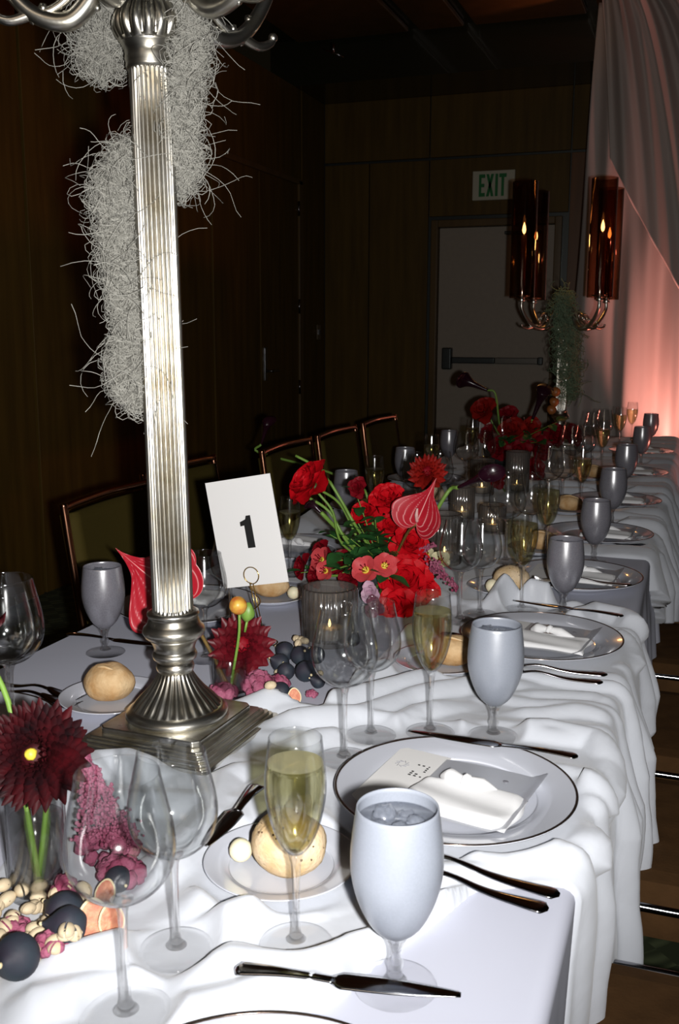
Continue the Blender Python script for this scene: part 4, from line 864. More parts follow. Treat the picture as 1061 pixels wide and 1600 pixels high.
def anthurium(p,d,up,R,lab,stem,mt=ANTH,stemmat=BROWN,group='veined anthurium blooms',cup=.25,wx=1,ext=.9,fat=.12):
    """heart-shaped spathe; d facing normal, up: direction of the tip"""
    o=thing('anthurium',lab,'flower',p,group); Z=Vector(d).normalized(); Yv_=Vector(up); Yv_=(Yv_-Z*Yv_.dot(Z)).normalized(); Xv=Yv_.cross(Z); A=Matrix((Xv,Yv_,Z)).transposed()
    nu,nv=97,41; V=[];vein=[]
    def outl(t):
        hx=wx*16*math.sin(t)**3/17; hy=-(13*math.cos(t)-5*math.cos(2*t)-2*math.cos(3*t)-math.cos(4*t)-5)/17
        hx*=1+fat*math.sin(PI*min(1,max(0,hy/1.30)))**.6*(1 if hy>0 else 0)
        if hy>1.0: hy+=(hy-1.0)*ext
        return hx,hy
    OL=[outl(q*PI/200) for q in range(201)]
    oy=[b for a,b in OL]; ox=[a for a,b in OL]; k0=min(range(201),key=lambda q:oy[q])
    def halfw(yy): return float(np.interp(yy,oy[k0:],ox[k0:]))
    for j in range(nv):
        v=j/(nv-1)
        for i in range(nu):
            t=(2*i/(nu-1)-1)*PI; hx,hy=outl(t); x,y=hx*v,hy*v
            z=cup*(x*x*1.1+.18*y*y)+.015*math.sin(t*6)*v*v-.10*max(0,y-.9)
            V.append(tuple(A@Vector((x*R,y*R,z*R))))
            if y>0: k=abs(x)/(halfw(y)+.02)
            else: k=math.hypot(x,y)/(math.hypot(hx,hy)+1e-6)*.92 if hy<0 else .5
            vn=0
            for kk in (0,.27,.52,.75,.92): vn=max(vn,math.exp(-((k-kk)/(.022+.012*(1-v)))**2))
            vein.append(vn*(v>.03))
    F=[(j*nu+i,j*nu+i+1,(j+1)*nu+i+1,(j+1)*nu+i) for j in range(nv-1) for i in range(nu-1)]
    sp_=mk('spathe',V,F,mt,o); at=sp_.data.attributes.new('vein','FLOAT','POINT'); at.data.foreach_set('value',vein)
    so_=sp_.modifiers.new('s','SOLIDIFY'); so_.thickness=.0008
    V,F=tube([A@Vector((0,0,.01*R)),A@Vector((0,.2*R,.22*R)),A@Vector((0,.42*R,.34*R))],[.055*R,.06*R,.03*R],10); c=mk('spadix',V,F,pbr('pale_spadix',(.75,.45,.42),.5) if 'pale_spadix' not in bpy.data.materials else bpy.data.materials['pale_spadix'],o)
    e=Vector(stem)-Vector(p); V,F=tube([A@Vector((0,-.08*R,-.02*R)),e*.35+Vector((0,0,.012)),e],.0028,8); mk('stem',V,F,stemmat,o)
    return o
def calla(p,tip,R,lab,stem,group='near-black calla lilies'):
    """throat base p, mouth towards tip"""
    o=thing('calla_lily',lab,'flower',p,group); d=Vector(tip)-Vector(p); L=d.length; A=axis_rot(d).to_4x4()
    def fn(u,v):
        a=u*2*PI*1.06; k=.5+.5*math.cos(a); r=R*(.16+.30*v+.54*max(0,(v-.45)/.55)**2.2); z=L*(v*(.80+.34*k*v))
        fl=R*.9*max(0,(v-.75)/.25)**1.5*k
        return tuple(A@Vector(((r*(1+.06*u))*math.cos(a)+fl,(r*(1+.06*u))*math.sin(a),z-.35*fl*(v>.93))))
    V,F=grid(40,20,fn); c=mk('spathe',V,F,CALLA,o); s=c.modifiers.new('s','SOLIDIFY'); s.thickness=.0009
    V,F=tube([A@Vector((0,0,.05*L)),A@Vector((0,0,.5*L))],[.003,.002],8); mk('spadix',V,F,DRED,o)
    e=Vector(stem)-Vector(p); V,F=tube([A@Vector((0,0,.02*L)),A@Vector((0,0,-.3*L))*1.0,e*.6,e],[.004,.0042,.0042,.004],10); mk('stem',V,F,GREEN,o)
    return o
AG='red blooms of the near centrepiece'; BG='red blooms of the distant centrepiece'
rose((-0.7358, 1.86, 0.9899),(-0.55, -0.55, 0.55),0.054,RED,'big red rose leaning left at top of the near centrepiece',(-0.62, 1.95, 0.8),24,False,AG,'rose',0.1)
BIGR=bpy.data.objects["rose"]
rose((-0.6592, 1.95, 0.9678),(0, -0.9, 0.3),0.023,DRED,'small dark red rose standing up in the centrepiece',(-0.6, 1.95, 0.8),14,False,AG,'rose',0.1)
rose((-0.5872, 1.93, 0.9534),(0.1, -0.8, 0.6),0.038,RED,'ruffled bright red bloom right of the small dark rose',(-0.59, 1.95, 0.8),22,False,AG,'carnation',0.22)
rose((-0.6518, 1.98, 0.9114),(-0.1, -0.8, 0.6),0.034,RED,'red bloom tucked behind the green leaves',(-0.6, 1.95, 0.8),16,False,AG,'rose',0.1)
rose((-0.5271, 1.9, 0.87),(0.35, -0.7, 0.5),0.04,RED,'red rose just below the veined anthurium',(-0.57, 1.95, 0.8),20,False,AG,'rose',0.1)
rose((-0.5224, 1.84, 0.8088),(0.2, -0.8, 0.5),0.052,RED,'large red rose low at the right of the lilies',(-0.57, 1.95, 0.8),24,False,AG,'rose',0.1)
rose((-0.5237, 1.78, 0.7685),(0.0, -0.85, 0.3),0.04,RED,'lowest red rose above the second flute',(-0.57, 1.95, 0.8),20,False,AG,'rose',0.1)
rose((-0.5266, 1.95, 0.8166),(0.7, -0.6, 0.2),0.036,RED,'red rose facing right toward the wine glasses',(-0.57, 1.95, 0.8),18,False,AG,'rose',0.1)
rose((-0.6113, 1.98, 0.8519),(0, -0.8, 0.5),0.03,RED,'red rose behind the leaf stems',(-0.6, 1.95, 0.8),14,False,AG,'rose',0.1)
rose((-0.731, 1.92, 0.8314),(-0.5, -0.7, 0.3),0.028,DRED,'dark red rose behind the left coral lily',(-0.62, 1.95, 0.8),16,False,AG,'rose',0.1)
rose((-0.7118, 1.84, 0.799),(-0.6, -0.7, 0.1),0.026,DRED,'dark red rose low by the ribbed candle holder',(-0.62, 1.95, 0.8),14,False,AG,'rose',0.1)
rose((-0.6455, 1.86, 0.7933),(-0.1, -0.8, 0.3),0.026,DRED,'dark red rose between the coral lilies',(-0.6, 1.95, 0.8),14,False,AG,'rose',0.1)
rose((-0.7668, 1.9, 0.801),(-0.7, -0.6, 0.2),0.028,DRED,'dark red rose at the far left edge of the centrepiece',(-0.63, 1.95, 0.8),14,False,AG,'rose',0.1)
rose((-0.6915, 1.93, 0.8075),(-0.1, -0.8, 0.4),0.03,DRED,'dark red rose behind the leaves above the lilies',(-0.6, 1.95, 0.8),14,False,AG,'rose',0.1)
rose((-0.5889, 1.97, 0.8898),(0.2, -0.8, 0.4),0.034,RED,'bright red bloom between ruffled bloom and anthurium',(-0.58, 1.95, 0.8),16,False,AG,'rose',0.1)
rose((-0.4843, 1.86, 0.7813),(0.6, -0.7, 0.2),0.034,RED,'red rose low at right beside the amaranth',(-0.57, 1.95, 0.8),16,False,AG,'rose',0.1)
dahlia((-0.5344, 2.05, 0.9932),(.15,-.75,.5),.044,BRED,'brick red round dahlia at upper right of the centrepiece',(-0.57, 1.95, 0.8),6,14,group=AG)
anthurium((-0.4875, 1.8, 0.934),(-.25,-.9,.28),(.30,0,.95),.058,'red veined anthurium pointing up among the roses',(-0.58, 1.92, 0.8),group='veined anthurium blooms')
lily((-0.6984, 1.86, 0.8251),(-0.5, -0.7, 0.5),0.034,'coral lily at the left end of the row, behind',(-0.61, 1.95, 0.8))
lily((-0.6765, 1.82, 0.8159),(-0.3, -0.8, 0.3),0.026,'coral lily at the left end of the row, in front',(-0.61, 1.95, 0.8))
lily((-0.5799, 1.78, 0.8333),(-0.1, -0.85, 0.5),0.034,'coral lily in the middle above the ribbed holder',(-0.61, 1.95, 0.8))
lily((-0.5465, 1.78, 0.8462),(0.4, -0.8, 0.4),0.03,'coral lily right of the middle one, turned aside',(-0.61, 1.95, 0.8))
rose((-0.5666, 1.76, 0.7987),(0,-.8,.2),.022,LILAC,'lilac pink bloom hanging above the second wine glass',(-0.6, 1.95, 0.8),10,False,'small pale blooms',ruf=.05)
rose((-0.5523, 1.74, 0.7762),(.3,-.8,.0),.022,PINK,'deep pink bloom under the lilac one',(-0.6, 1.95, 0.8),10,False,'small pale blooms',ruf=.05)
lily((-0.49, 2.0, 0.8113),(.2,-.7,.6),.026,'cream flower tinged purple right of the red roses',(-0.56, 1.95, 0.8),CREAM)
lily((-0.5232, 2.02, 0.8183),(.0,-.7,.6),.020,'small cream flower under the anthurium tip',(-0.56, 1.95, 0.8),CREAM)
calla((-0.4612, 2.02, 0.9685),(-0.3831, 1.98, 1.01),.018,'near-black calla lily reaching right over the table',(-0.57, 1.95, 0.8))
calla((-0.7039, 1.86, 0.9259),(-0.7276, 1.86, 0.9469),.014,'dark calla lily behind the big red rose',(-0.62, 1.95, 0.8))
sprig((-0.6324, 1.88, 0.906),(-0.6, 1.93, 0.8),10,'green leafy sprig above the middle of the stems',0.046)
sprig((-0.6418, 1.86, 0.8774),(-0.6, 1.93, 0.8),10,'green leafy sprig left of the stem bundle',0.036)
sprig((-0.5851, 1.86, 0.8868),(-0.6, 1.93, 0.8),10,'green leafy sprig right of the stem bundle',0.046)
sprig((-0.5985, 1.84, 0.8611),(-0.6, 1.93, 0.8),10,'green leafy sprig just above the middle coral lily',0.036)
sprig((-0.6592, 1.84, 0.8432),(-0.6, 1.93, 0.8),10,'green leafy sprig above the left coral lilies',0.046)
sprig((-0.5652, 1.84, 0.8611),(-0.6, 1.93, 0.8),10,'green leafy sprig beside the red rose at right',0.036)
sprig((-0.6117, 1.82, 0.8383),(-0.6, 1.93, 0.8),10,'green leafy sprig low in the middle',0.046)
sprig((-0.702, 1.9, 0.8746),(-0.6, 1.93, 0.8),10,'green leafy sprig under the big red rose',0.036)
sprig((-0.5359, 1.78, 0.8219),(-0.6, 1.93, 0.8),10,'green leafy sprig below the right coral lily',0.046)
sprig((-0.6034, 1.9, 0.9123),(-0.6, 1.93, 0.8),7,'green leafy sprig behind the ruffled bloom',0.036)
sprig((-0.662, 1.95, 0.9568),(-0.6, 1.93, 0.8),7,'green leafy sprig with a bud above the small rose',0.046)
sprig((-0.6381, 1.8, 0.8212),(-0.6, 1.93, 0.8),7,'green leafy sprig beside the dark low rose',0.036)
sprig((-0.7588, 1.88, 0.7924),(-0.6, 1.93, 0.8),7,'green leafy sprig at far left of the centrepiece',0.046)
sprig((-0.5385, 1.93, 0.8806),(-0.6, 1.93, 0.8),7,'green leafy sprig under the anthurium',0.036)
V,F=tube([(-0.0029, 0.0, -0.0305), (0.0485, 0.0, -0.0603), (0.0865, 0.01, -0.1257), (0.1258, 0.09, -0.1899)],0.003,8); mk('stem',V,F,GREEN,BIGR)
V,F=tube([(0.0411, 0.02, -0.0007), (0.0688, 0.02, -0.0426), (0.098, 0.02, -0.0896), (0.1358, 0.09, -0.1899)],0.0032,8); mk('stem',V,F,GREEN,BIGR)
V,F=tube([(-0.0495, 0.06, 0.0431), (-0.0093, 0.06, 0.0234), (0.0407, 0.04, -0.0141), (0.0856, 0.04, -0.0915)],0.0028,8); mk('stem',V,F,GREEN,BIGR)
V,F=tube([(0.0313, -0.02, -0.0189), (0.0591, -0.01, -0.0579), (0.0727, 0.01, -0.1267), (0.1258, 0.09, -0.1899)],0.0026,8); mk('stem',V,F,GREEN,BIGR)
def amaranth(p,q,n,lab,rr=.011):
    rg=random.Random(n); mb=MB()
    for k in range(n):
        t=rg.random(); c=[p[i]+(q[i]-p[i])*t+rg.gauss(0,rr*(.6-.3*t)) for i in range(3)]; V,F=blob(rg.uniform(.002,.0035),k,.3,6); mb.add([(v[0]+c[0]-p[0],v[1]+c[1]-p[1],v[2]+c[2]-p[2]) for v in V],F)
    o=mb.build('amaranth',PINK,None,p,smooth=True); tag(o,lab,'flower')
amaranth((-0.4763, 1.86, 0.8432),(-0.4192, 1.84, 0.8013),150,'trailing dusty pink amaranth spike right of the red roses')
amaranth((-0.5095, 1.9, 0.8529),(-0.4767, 1.9, 0.8711),60,'small green-gold berry cluster under the anthurium',.006)
z_=hz(-0.6,1.95); bo=thing('flower_bowl','low dark bowl holding the near red centrepiece','bowl',(-0.6,1.95,z_)); V,F=lathe([(0,0),(.05,0),(.075,.02),(.085,.05),(.082,.055),(.07,.03),(0,.03)],48); mk('bowl_body',V,F,STEELD,bo)
V,F=blob(.075,9,.2,20,(1,1,.6)); mk('moss_filling',V,F,LEAF,bo,(0,0,.05))
rose((-0.8156, 4.0, 0.9785),(-0.2, -0.8, 0.5),0.06,BRED,'brick red rose tall at left behind the thin card of the distant centrepiece',(-0.72, 4.05, 0.82),14,True,BG,'rose',0.1)
rose((-0.7289, 4.1, 0.9528),(0.1, -0.8, 0.5),0.046,DRED,'dark red rose top middle of the distant centrepiece',(-0.72, 4.05, 0.82),14,True,BG,'rose',0.1)
rose((-0.6962, 4.0, 0.8997),(0, -0.8, 0.5),0.06,BRED,'brick red rose in the middle of the distant centrepiece',(-0.72, 4.05, 0.82),14,True,BG,'rose',0.1)
rose((-0.6353, 4.1, 0.9033),(0.3, -0.8, 0.3),0.048,BRED,'brick red rose right of the middle of the distant centrepiece',(-0.72, 4.05, 0.82),14,True,BG,'rose',0.1)
rose((-0.7414, 3.95, 0.8309),(-0.2, -0.8, 0.2),0.05,DRED,'dark red rose low beside the thin card of the distant centrepiece',(-0.72, 4.05, 0.82),14,True,BG,'rose',0.1)
rose((-0.6458, 3.9, 0.8276),(0.1, -0.8, 0.2),0.055,DRED,'dark red rose low in the middle of the distant centrepiece',(-0.72, 4.05, 0.82),14,True,BG,'rose',0.1)
rose((-0.5787, 4.0, 0.8322),(0.4, -0.8, 0.2),0.05,DRED,'dark red rose low at right of the distant centrepiece',(-0.72, 4.05, 0.82),14,True,BG,'rose',0.1)
rose((-0.5555, 4.25, 0.8603),(0.4, -0.8, 0.2),0.05,DRED,'dark red rose before the far column of the distant centrepiece',(-0.72, 4.05, 0.82),14,True,BG,'rose',0.1)
rose((-0.6017, 3.2, 0.8173),(0, -0.8, 0.3),0.034,DRED,'dark red bloom among the far ribbed holders of the distant centrepiece',(-0.72, 4.05, 0.82),14,True,BG,'rose',0.1)
rose((-0.8194, 4.1, 0.8649),(-0.3, -0.8, 0.2),0.045,DRED,'dark red rose beside the pale card of the distant centrepiece',(-0.72, 4.05, 0.82),14,True,BG,'rose',0.1)
rose((-0.4898, 4.3, 0.8579),(0.5, -0.7, 0.3),0.05,DRED,'dark red rose at far right of the group of the distant centrepiece',(-0.72, 4.05, 0.82),14,True,BG,'rose',0.1)
rose((-0.5406, 3.6, 0.7958),(0.3, -0.8, 0.2),0.045,DRED,'dark red rose lowest in front of the distant centrepiece',(-0.72, 4.05, 0.82),14,True,BG,'rose',0.1)
sprig((-0.7176, 3.9, 0.8626),(-0.72, 4.05, 0.82),6,'dark green leafy sprig left in the distant centrepiece',.06,group='leaf sprigs in the distant centrepiece')
sprig((-0.6774, 3.9, 0.8693),(-0.72, 4.05, 0.82),6,'dark green leafy sprig middle in the distant centrepiece',.06,group='leaf sprigs in the distant centrepiece')
sprig((-0.5479, 3.9, 0.8693),(-0.72, 4.05, 0.82),6,'dark green leafy sprig right in the distant centrepiece',.06,group='leaf sprigs in the distant centrepiece')
sprig((-0.5069, 3.9, 0.9453),(-0.72, 4.05, 0.82),6,'dark green leafy sprig near the column in the distant centrepiece',.06,group='leaf sprigs in the distant centrepiece')
sprig((-0.6272, 3.9, 0.8662),(-0.72, 4.05, 0.82),6,'dark green leafy sprig centre low in the distant centrepiece',.06,group='leaf sprigs in the distant centrepiece')
calla((-0.7995, 4.0, 1.0562),(-0.9057, 4.0, 1.1003),.034,'near-black calla lily high at left before the white door',(-0.72, 4.05, 0.82),'near-black calla lilies')
calla((-0.6314, 4.1, 0.9374),(-0.5847, 4.1, 1.0684),.034,'near-black calla lily upright left of the far column',(-0.72, 4.05, 0.82),'near-black calla lilies')
calla((-1.3501, 3.0, 0.9192),(-1.3215, 3.0, 1.0047),.020,'dark calla lily standing against the left wall doors',(-1.0,3.0,.80),'near-black calla lilies')
for q,(px_) in enumerate([(-0.6093, 4.6, 1.0222),(-0.6232, 4.6, 0.9408),(-0.6131, 4.6, 0.9759)]): V,F=blob(.022,q,.15,14); tag(mk('berry',V,F,pbr('amber_berry',(.35,.12,.03),.4) if q==0 else bpy.data.materials['amber_berry'],None,px_),['amber berry uppermost by the far column','amber berry lowest by the far column','amber berry between the two others by the far column'][q],'berry')
bo=thing('flower_bowl','low dark bowl under the distant centrepiece','bowl',(-0.72,4.05,hz(-0.72,4.05))); V,F=lathe([(0,0),(.06,0),(.09,.02),(.1,.06),(.095,.065),(.08,.03),(0,.03)],40); mk('bowl_body',V,F,STEELD,bo)
dahlia((-0.6266, 1.3132, 0.8217),(.35,-.75,.45),.052,MREDB,'maroon dahlia in the small vase by the column base',(-0.6327, 1.2832, 0.762),6,15,name='dahlia',stemmat=BROWN)
ab=Vector((-0.6127, 1.2732, 0.8957)); o=thing('dahlia_bud','round yellow and red dahlia bud above the small vase','flower',ab); V,F=blob(.0135,4,.06,20); mk('bud',V,F,pbr('yellow_red_bud',(.75,.55,.08),.4,var=1,vscale=60,col2=(.55,.05,.02)),o); V,F=tube([Vector((.002,0,-.012)),Vector((0,.0,-.05)),Vector((-0.6327, 1.2832, 0.762))-ab],.0022,8); mk('stem',V,F,GREEN,o)
ab=Vector((-0.6055, 1.2882, 0.8817)); o=thing('green_bud','small green closed bud beside the yellow bud','flower',ab); V,F=blob(.011,8,.2,16,(1,.8,1.3)); mk('bud',V,F,GREEN,o); V,F=tube([Vector((0,0,-.012)),Vector((-.004,0,-.03))],.002,8,k=1); mk('stem',V,F,GREEN,o)
anthurium((-0.7489, 1.33, 0.882),(.10,-.98,.05),(-.82,0,.57),.076,'large veined red anthurium behind the silver column',(-0.6327, 1.2832, 0.762),wx=.95,ext=1.1,fat=.4,cup=.12)
dahlia((-0.5586, 0.7262, 0.9005),(.27,-.80,.42),.053,MRED,'blackish red dahlia facing the camera at left edge',(-0.5722, 0.7362, 0.77),11,22,cc=YEL,narrow=.17)
dahlia((-0.6333, 0.7362, 1.0105),(-.3,-.2,.9),.035,MRED,'dark red dahlia on a tall green stem leaving the frame',(-0.5722, 0.7362, 0.77),6,13)
# ------------------------------------------------------------------ small vessels
def cyl_vase(x,y,r,h,lab,grp,water=.45,name='bud_vase'):
    z=hz(x,y); o=thing(name,lab,'vase',(x,y,z),grp)
    V,F=lathe([(0,.0),(r*.95,0),(r,.003),(r,h-.001),(r-.0008,h),(r-.0018,h-.001),(r-.0018,.007),(0,.006)],64); mk('glass_body',V,F,GLASS,o)
    V,F=lathe([(0,.0075),(r-.0025,.0075),(r-.0025,h*water),(0,h*water)],48); mk('water',V,F,solid_glass('vase_water',(.96,.97,.97),(.95,.95,.95),.6,1.33) if 'vase_water' not in bpy.data.materials else bpy.data.materials['vase_water'],o)
    return o
def ribbed(x,y,r,h,lab,lit=True,n=30):
    z=hz(x,y); o=thing('ribbed_votive',lab,'candle holder',(x,y,z),'ribbed glass candle holders')
    N=n*4; V=[];F=[]; rows=[(r*.96,0,0),(r,.004,1),(r,h-.002,1),(r*.985,h,0),(r*.93,h-.002,0),(r*.93,.008,0),(0.0001,.008,0)]
    for rr,zz,a in rows:
        for i in range(N): ph=2*PI*i/N; q=rr*(1+.07*a*abs(math.sin(ph*n/2))); V.append((q*math.cos(ph),q*math.sin(ph),zz))
    for j in range(len(rows)-1):
        for i in range(N): F.append((j*N+i,j*N+(i+1)%N,(j+1)*N+(i+1)%N,(j+1)*N+i))
    mk('ribbed_glass',V,F,RIBG,o)
    if lit:
        V,F=lathe([(0,0),(r*.55,0),(r*.57,.018),(r*.5,.017),(0,.016)],24); w_=mk('tealight',V,F,WAXM,o,(0,0,.009))
        V,F=lathe([(0,.017),(.0020,.0195),(.0027,.023),(.0018,.028),(0,.033)],12); mk('flame',V,F,FLAME,w_)
    return o
cyl_vase(-0.6327,1.2832,.0265,.060,'small clear glass vase behind the column base','bud vases',.7)
cyl_vase(-0.5722,0.7362,.028,.100,'clear glass vase under the blackish dahlia','bud vases',.8)
ribbed(-0.5826,1.5771,.046,.100,'largest ribbed glass candle holder before the coral lilies')
ribbed(-0.5378,2.2336,.038,.120,'ribbed glass candle holder right of the veined anthurium')
ribbed(-.62,2.78,.034,.10,'ribbed glass candle holder behind the black calla')
ribbed(-.66,3.25,.038,.12,'ribbed glass candle holder below the thin card')
ribbed(-.56,3.35,.038,.14,'ribbed glass candle holder below the distant red roses')
ribbed(-.50,2.62,.034,.08,'low ribbed candle holder between wine glasses')
# ------------------------------------------------------------------ figs, nuts and pink blooms
def whole_fig(x,y,r,lab,seed,lift=0,name='fig'):
    z=hz(x,y)+lift; o=thing(name,lab,'fruit',(x,y,z),'dark figs strewn on the table'); rg=random.Random(seed)
    V,F=lathe(spline([(0,-r*.95),(r*.55,-r*.85),(r,-r*.15),(r*.86,r*.45),(r*.42,r*.95),(r*.16,r*1.25),(r*.1,r*1.4),(0,r*1.42)],4),24)
    Rm=Euler((rg.uniform(.9,1.5),rg.uniform(-.4,.4),rg.uniform(0,6.28))).to_matrix(); V=[Rm@Vector(v) for v in V]
    zm=min(v[2] for v in V); V=[(v[0],v[1],v[2]-zm) for v in V]; mk('skin',V,F,FIG,o)
    V,F=blob(r*.13,1,.2,8); t_=Rm@Vector((0,0,r*1.42)); mk('stalk',V,F,FIGR,o,(t_[0],t_[1],t_[2]-zm)); return o
def half_fig(x,y,r,lab,d,lift=0):
    z=hz(x,y)+lift; o=thing('fig_half',lab,'fruit',(x,y,z+r*.9),'cut fig halves'); A=axis_rot(d)
    n=28; out=[(r*(1-.16*math.sin(a)**2*(math.sin(a)>0))*math.cos(a)*.8,r*math.sin(a)*(1.12 if math.sin(a)>0 else .9)) for a in [2*PI*i/n for i in range(n)]]
    V=[];F=[]
    for j in range(7):
        t_=j/6; s=math.cos(t_*PI/2*.98); 
        for a,b in out: V.append(tuple(A@Vector((a*s,b*s,-r*.75*math.sin(t_*PI/2)))))
    for j in range(6):
        for i in range(n): F.append((j*n+i,(j+1)*n+i,(j+1)*n+(i+1)%n,j*n+(i+1)%n))
    F.append(tuple(range(6*n,7*n))[::-1]); mk('skin',V,F,FIG,o)
    V=[tuple(A@Vector((a,b,.0004))) for a,b in out]; mk('cut_rim',V,[tuple(range(n))],FIGR,o)
    V=[tuple(A@Vector((a*.86,b*.88,.0012-.0006*(i%2)))) for i,(a,b) in enumerate(out)]+[tuple(A@Vector((0,0,.0025)))]; mk('flesh',V,[(i,(i+1)%n,n) for i in range(n)],FIGF,o)
NUTM=None
def nut(x,y,z,rg,lab,group):
    global NUTM
    if NUTM is None:
        V,F=[],[]; mb=MB()
        for sgn in (1,-1):
            V,F=grid(10,6,lambda u,v:(.0085*math.cos(PI*u)*1.0*math.cos(v*PI/2*.95),sgn*.0008+sgn*.0052*math.sin(v*PI/2),.0060*math.sin(PI*u)*math.cos(v*PI/2*.95)+0)); mb.add(V,F)
            V,F=grid(10,6,lambda u,v:(.0085*math.cos(PI*u)*1.0*math.cos(v*PI/2*.95),sgn*.0008+sgn*.0052*math.sin(v*PI/2),-.0050*math.sin(PI*u)*math.cos(v*PI/2*.95)+0)); mb.add(V,F)
        me=bpy.data.meshes.new('pistachio'); me.from_pydata(mb.V,[],mb.F); me.shade_smooth(); me.materials.append(NUT); NUTM=me
    o=ob('pistachio',NUTM,None,(x,y,z),(rg.uniform(-.6,.6),rg.uniform(-.5,.5),rg.uniform(0,6.28)),rg.uniform(.85,1.15)); tag(o,lab,'nut',group); return o
def cockscomb(x,y,r,lab,seed,sc=(1,1,.8),lift=0):
    z=hz(x,y)+lift; rg=random.Random(seed); mb=MB()
    for k in range(34):
        th=math.acos(rg.uniform(-.1,1)); a=rg.uniform(0,6.28); p=(r*.72*math.sin(th)*math.cos(a)*sc[0],r*.72*math.sin(th)*math.sin(a)*sc[1],r*.72*math.cos(th)*sc[2]+r*.35)
        V,F=blob(r*rg.uniform(.26,.42),k+seed,.35,10); mb.add([(v[0]+p[0],v[1]+p[1],max(0,v[2]+p[2])) for v in V],F)
    o=mb.build('cockscomb_bloom',PINK,None,(x,y,z),smooth=True); tag(o,lab,'flower','pink cockscomb pieces'); return o
whole_fig(-0.51,0.6899,0.0185,'large dark fig right of the pistachios at lower left',103)
whole_fig(-0.4779,0.6504,0.016,'dark fig nearest the bottom of the pistachio heap',110)
whole_fig(-0.5,0.61,0.019,'dark fig cut by the lower left corner',30)
whole_fig(-0.4991,0.7604,0.013,'dark fig seen through the front wine glass',185)
whole_fig(-0.6025,1.4033,0.015,'dark fig left in the heap by the ribbed holder',438)
whole_fig(-0.6155,1.4552,0.016,'dark fig at the back left of the heap',446)
whole_fig(-0.5832,1.4433,0.0165,'dark fig in the middle of the heap',470)
whole_fig(-0.562,1.4578,0.015,'dark fig at the right of the heap',494)
whole_fig(-0.5466,1.3736,0.0165,'round dark fig at the front of the heap',478)
whole_fig(-0.5789,1.3709,0.014,'purple-black fig by the pink blooms',447)
whole_fig(-0.5501,1.2802,0.0155,'dark fig nearest the satin by the small vase',438)
whole_fig(-0.5188,1.3538,0.011,'dark fig at the white cloth edge behind the wine glass',497)
whole_fig(-0.5353,1.5677,0.012,'dark fig seen through the second wine glass',552)
half_fig(-0.4757,0.684,0.019,'cut fig half showing orange flesh beside the wine stem',(0.55, -0.75, 0.35))
half_fig(-0.4607,0.6895,0.015,'second cut fig half behind the wine glass stem',(0.7, -0.6, 0.3))
half_fig(-0.4987,0.7374,0.013,'cut fig half seen through the front wine glass',(0.1, -0.8, 0.6))
half_fig(-0.5258,1.2756,0.013,'small cut fig half by the pink blooms',(0.5, -0.7, 0.3))
rg=random.Random(11); NT='pale pistachio in the loose heap at the lower left corner'
import itertools
hp=[(-0.6056, 0.71), (-0.5133, 0.7435), (-0.4613, 0.6355), (-0.5136, 0.5948)]
for k in range(84):
    u=rg.random();v=rg.random(); q=[(1-u)*(1-v)*hp[0][i]+u*(1-v)*hp[1][i]+u*v*hp[2][i]+(1-u)*v*hp[3][i] for i in range(2)]
    nut(q[0],q[1],hz(*q)+.006+.012*rg.random(),rg,NT,'pistachios in the lower left heap')
for q in [(-0.62, 1.5142), (-0.6103, 1.5104), (-0.6067, 1.49), (-0.6016, 1.5063)]: nut(q[0],q[1],hz(q[0],q[1])+.02,rg,'pistachio on top of the dark figs by the ribbed holder','pistachios on the fig heap')
for q in [(-0.6325, 1.4387), (-0.5927, 1.3751), (-0.5883, 1.3522), (-0.5916, 1.3881), (-0.5532, 1.2523), (-0.5529, 1.263), (-0.5454, 1.3925), (-0.5322, 1.3973)]: nut(q[0],q[1],hz(q[0],q[1])+.006,rg,'pistachio scattered around the foot of the fig heap','pistachios around the fig heap')
cockscomb(-0.5921,1.2981,0.027,'dusty pink cockscomb right of the small vase',405,(1, 1, 1))
cockscomb(-0.5736,1.3279,0.018,'dusty pink cockscomb between figs and small vase',435,(1, 0.8, 0.8))
cockscomb(-0.637,1.2704,0.02,'dusty pink cockscomb seen through the small vase',350,(1.2, 0.8, 0.6))
cockscomb(-0.5143,1.3153,0.009,'tiny pink cockscomb bit at the cloth edge',487,(1, 1, 0.8))
cockscomb(-0.5491,0.6655,0.017,'deep pink cockscomb among pistachios at the left edge',20,(1, 1, 0.7))
cockscomb(-0.5047,0.6333,0.016,'deep pink cockscomb low in the pistachio heap',50,(1.4, 1, 0.6))
cockscomb(-0.4826,0.6341,0.014,'deep pink cockscomb below the dark fig',85,(1.2, 1, 0.6))
cockscomb(-0.5372,0.7291,0.017,'pink cockscomb right of the dahlia vase',103,(0.8, 0.8, 1.3))
cockscomb(-0.5054,0.7762,0.02,'pink cockscomb behind the front wine glass',190,(1.4, 1, 0.8))
cockscomb(-0.5439,0.8135,0.026,'crimson cockscomb at the foot of the pink plume',170,(1.5, 1, 0.8))
p0=(-0.5408, 0.8147); z_=hz(*p0); mb=MB(); rg=random.Random(2)
for k in range(1100):
    t=rg.random()**1.3; s=rg.uniform(-1,1)*(1-t); c=(s*.036-.030*t+.0,.007*rg.gauss(0,1)*(1-t)+.006*math.cos(s*30),.02+.095*t); V,F=blob(rg.uniform(.0014,.0028),k,.3,6); mb.add([(v[0]+c[0],v[1]+c[1],v[2]+c[2]) for v in V],F)
o=mb.build('celosia_plume',PINK,None,(p0[0],p0[1],z_),smooth=True); tag(o,'triangular dusty pink celosia plume behind the front wine glass','flower')
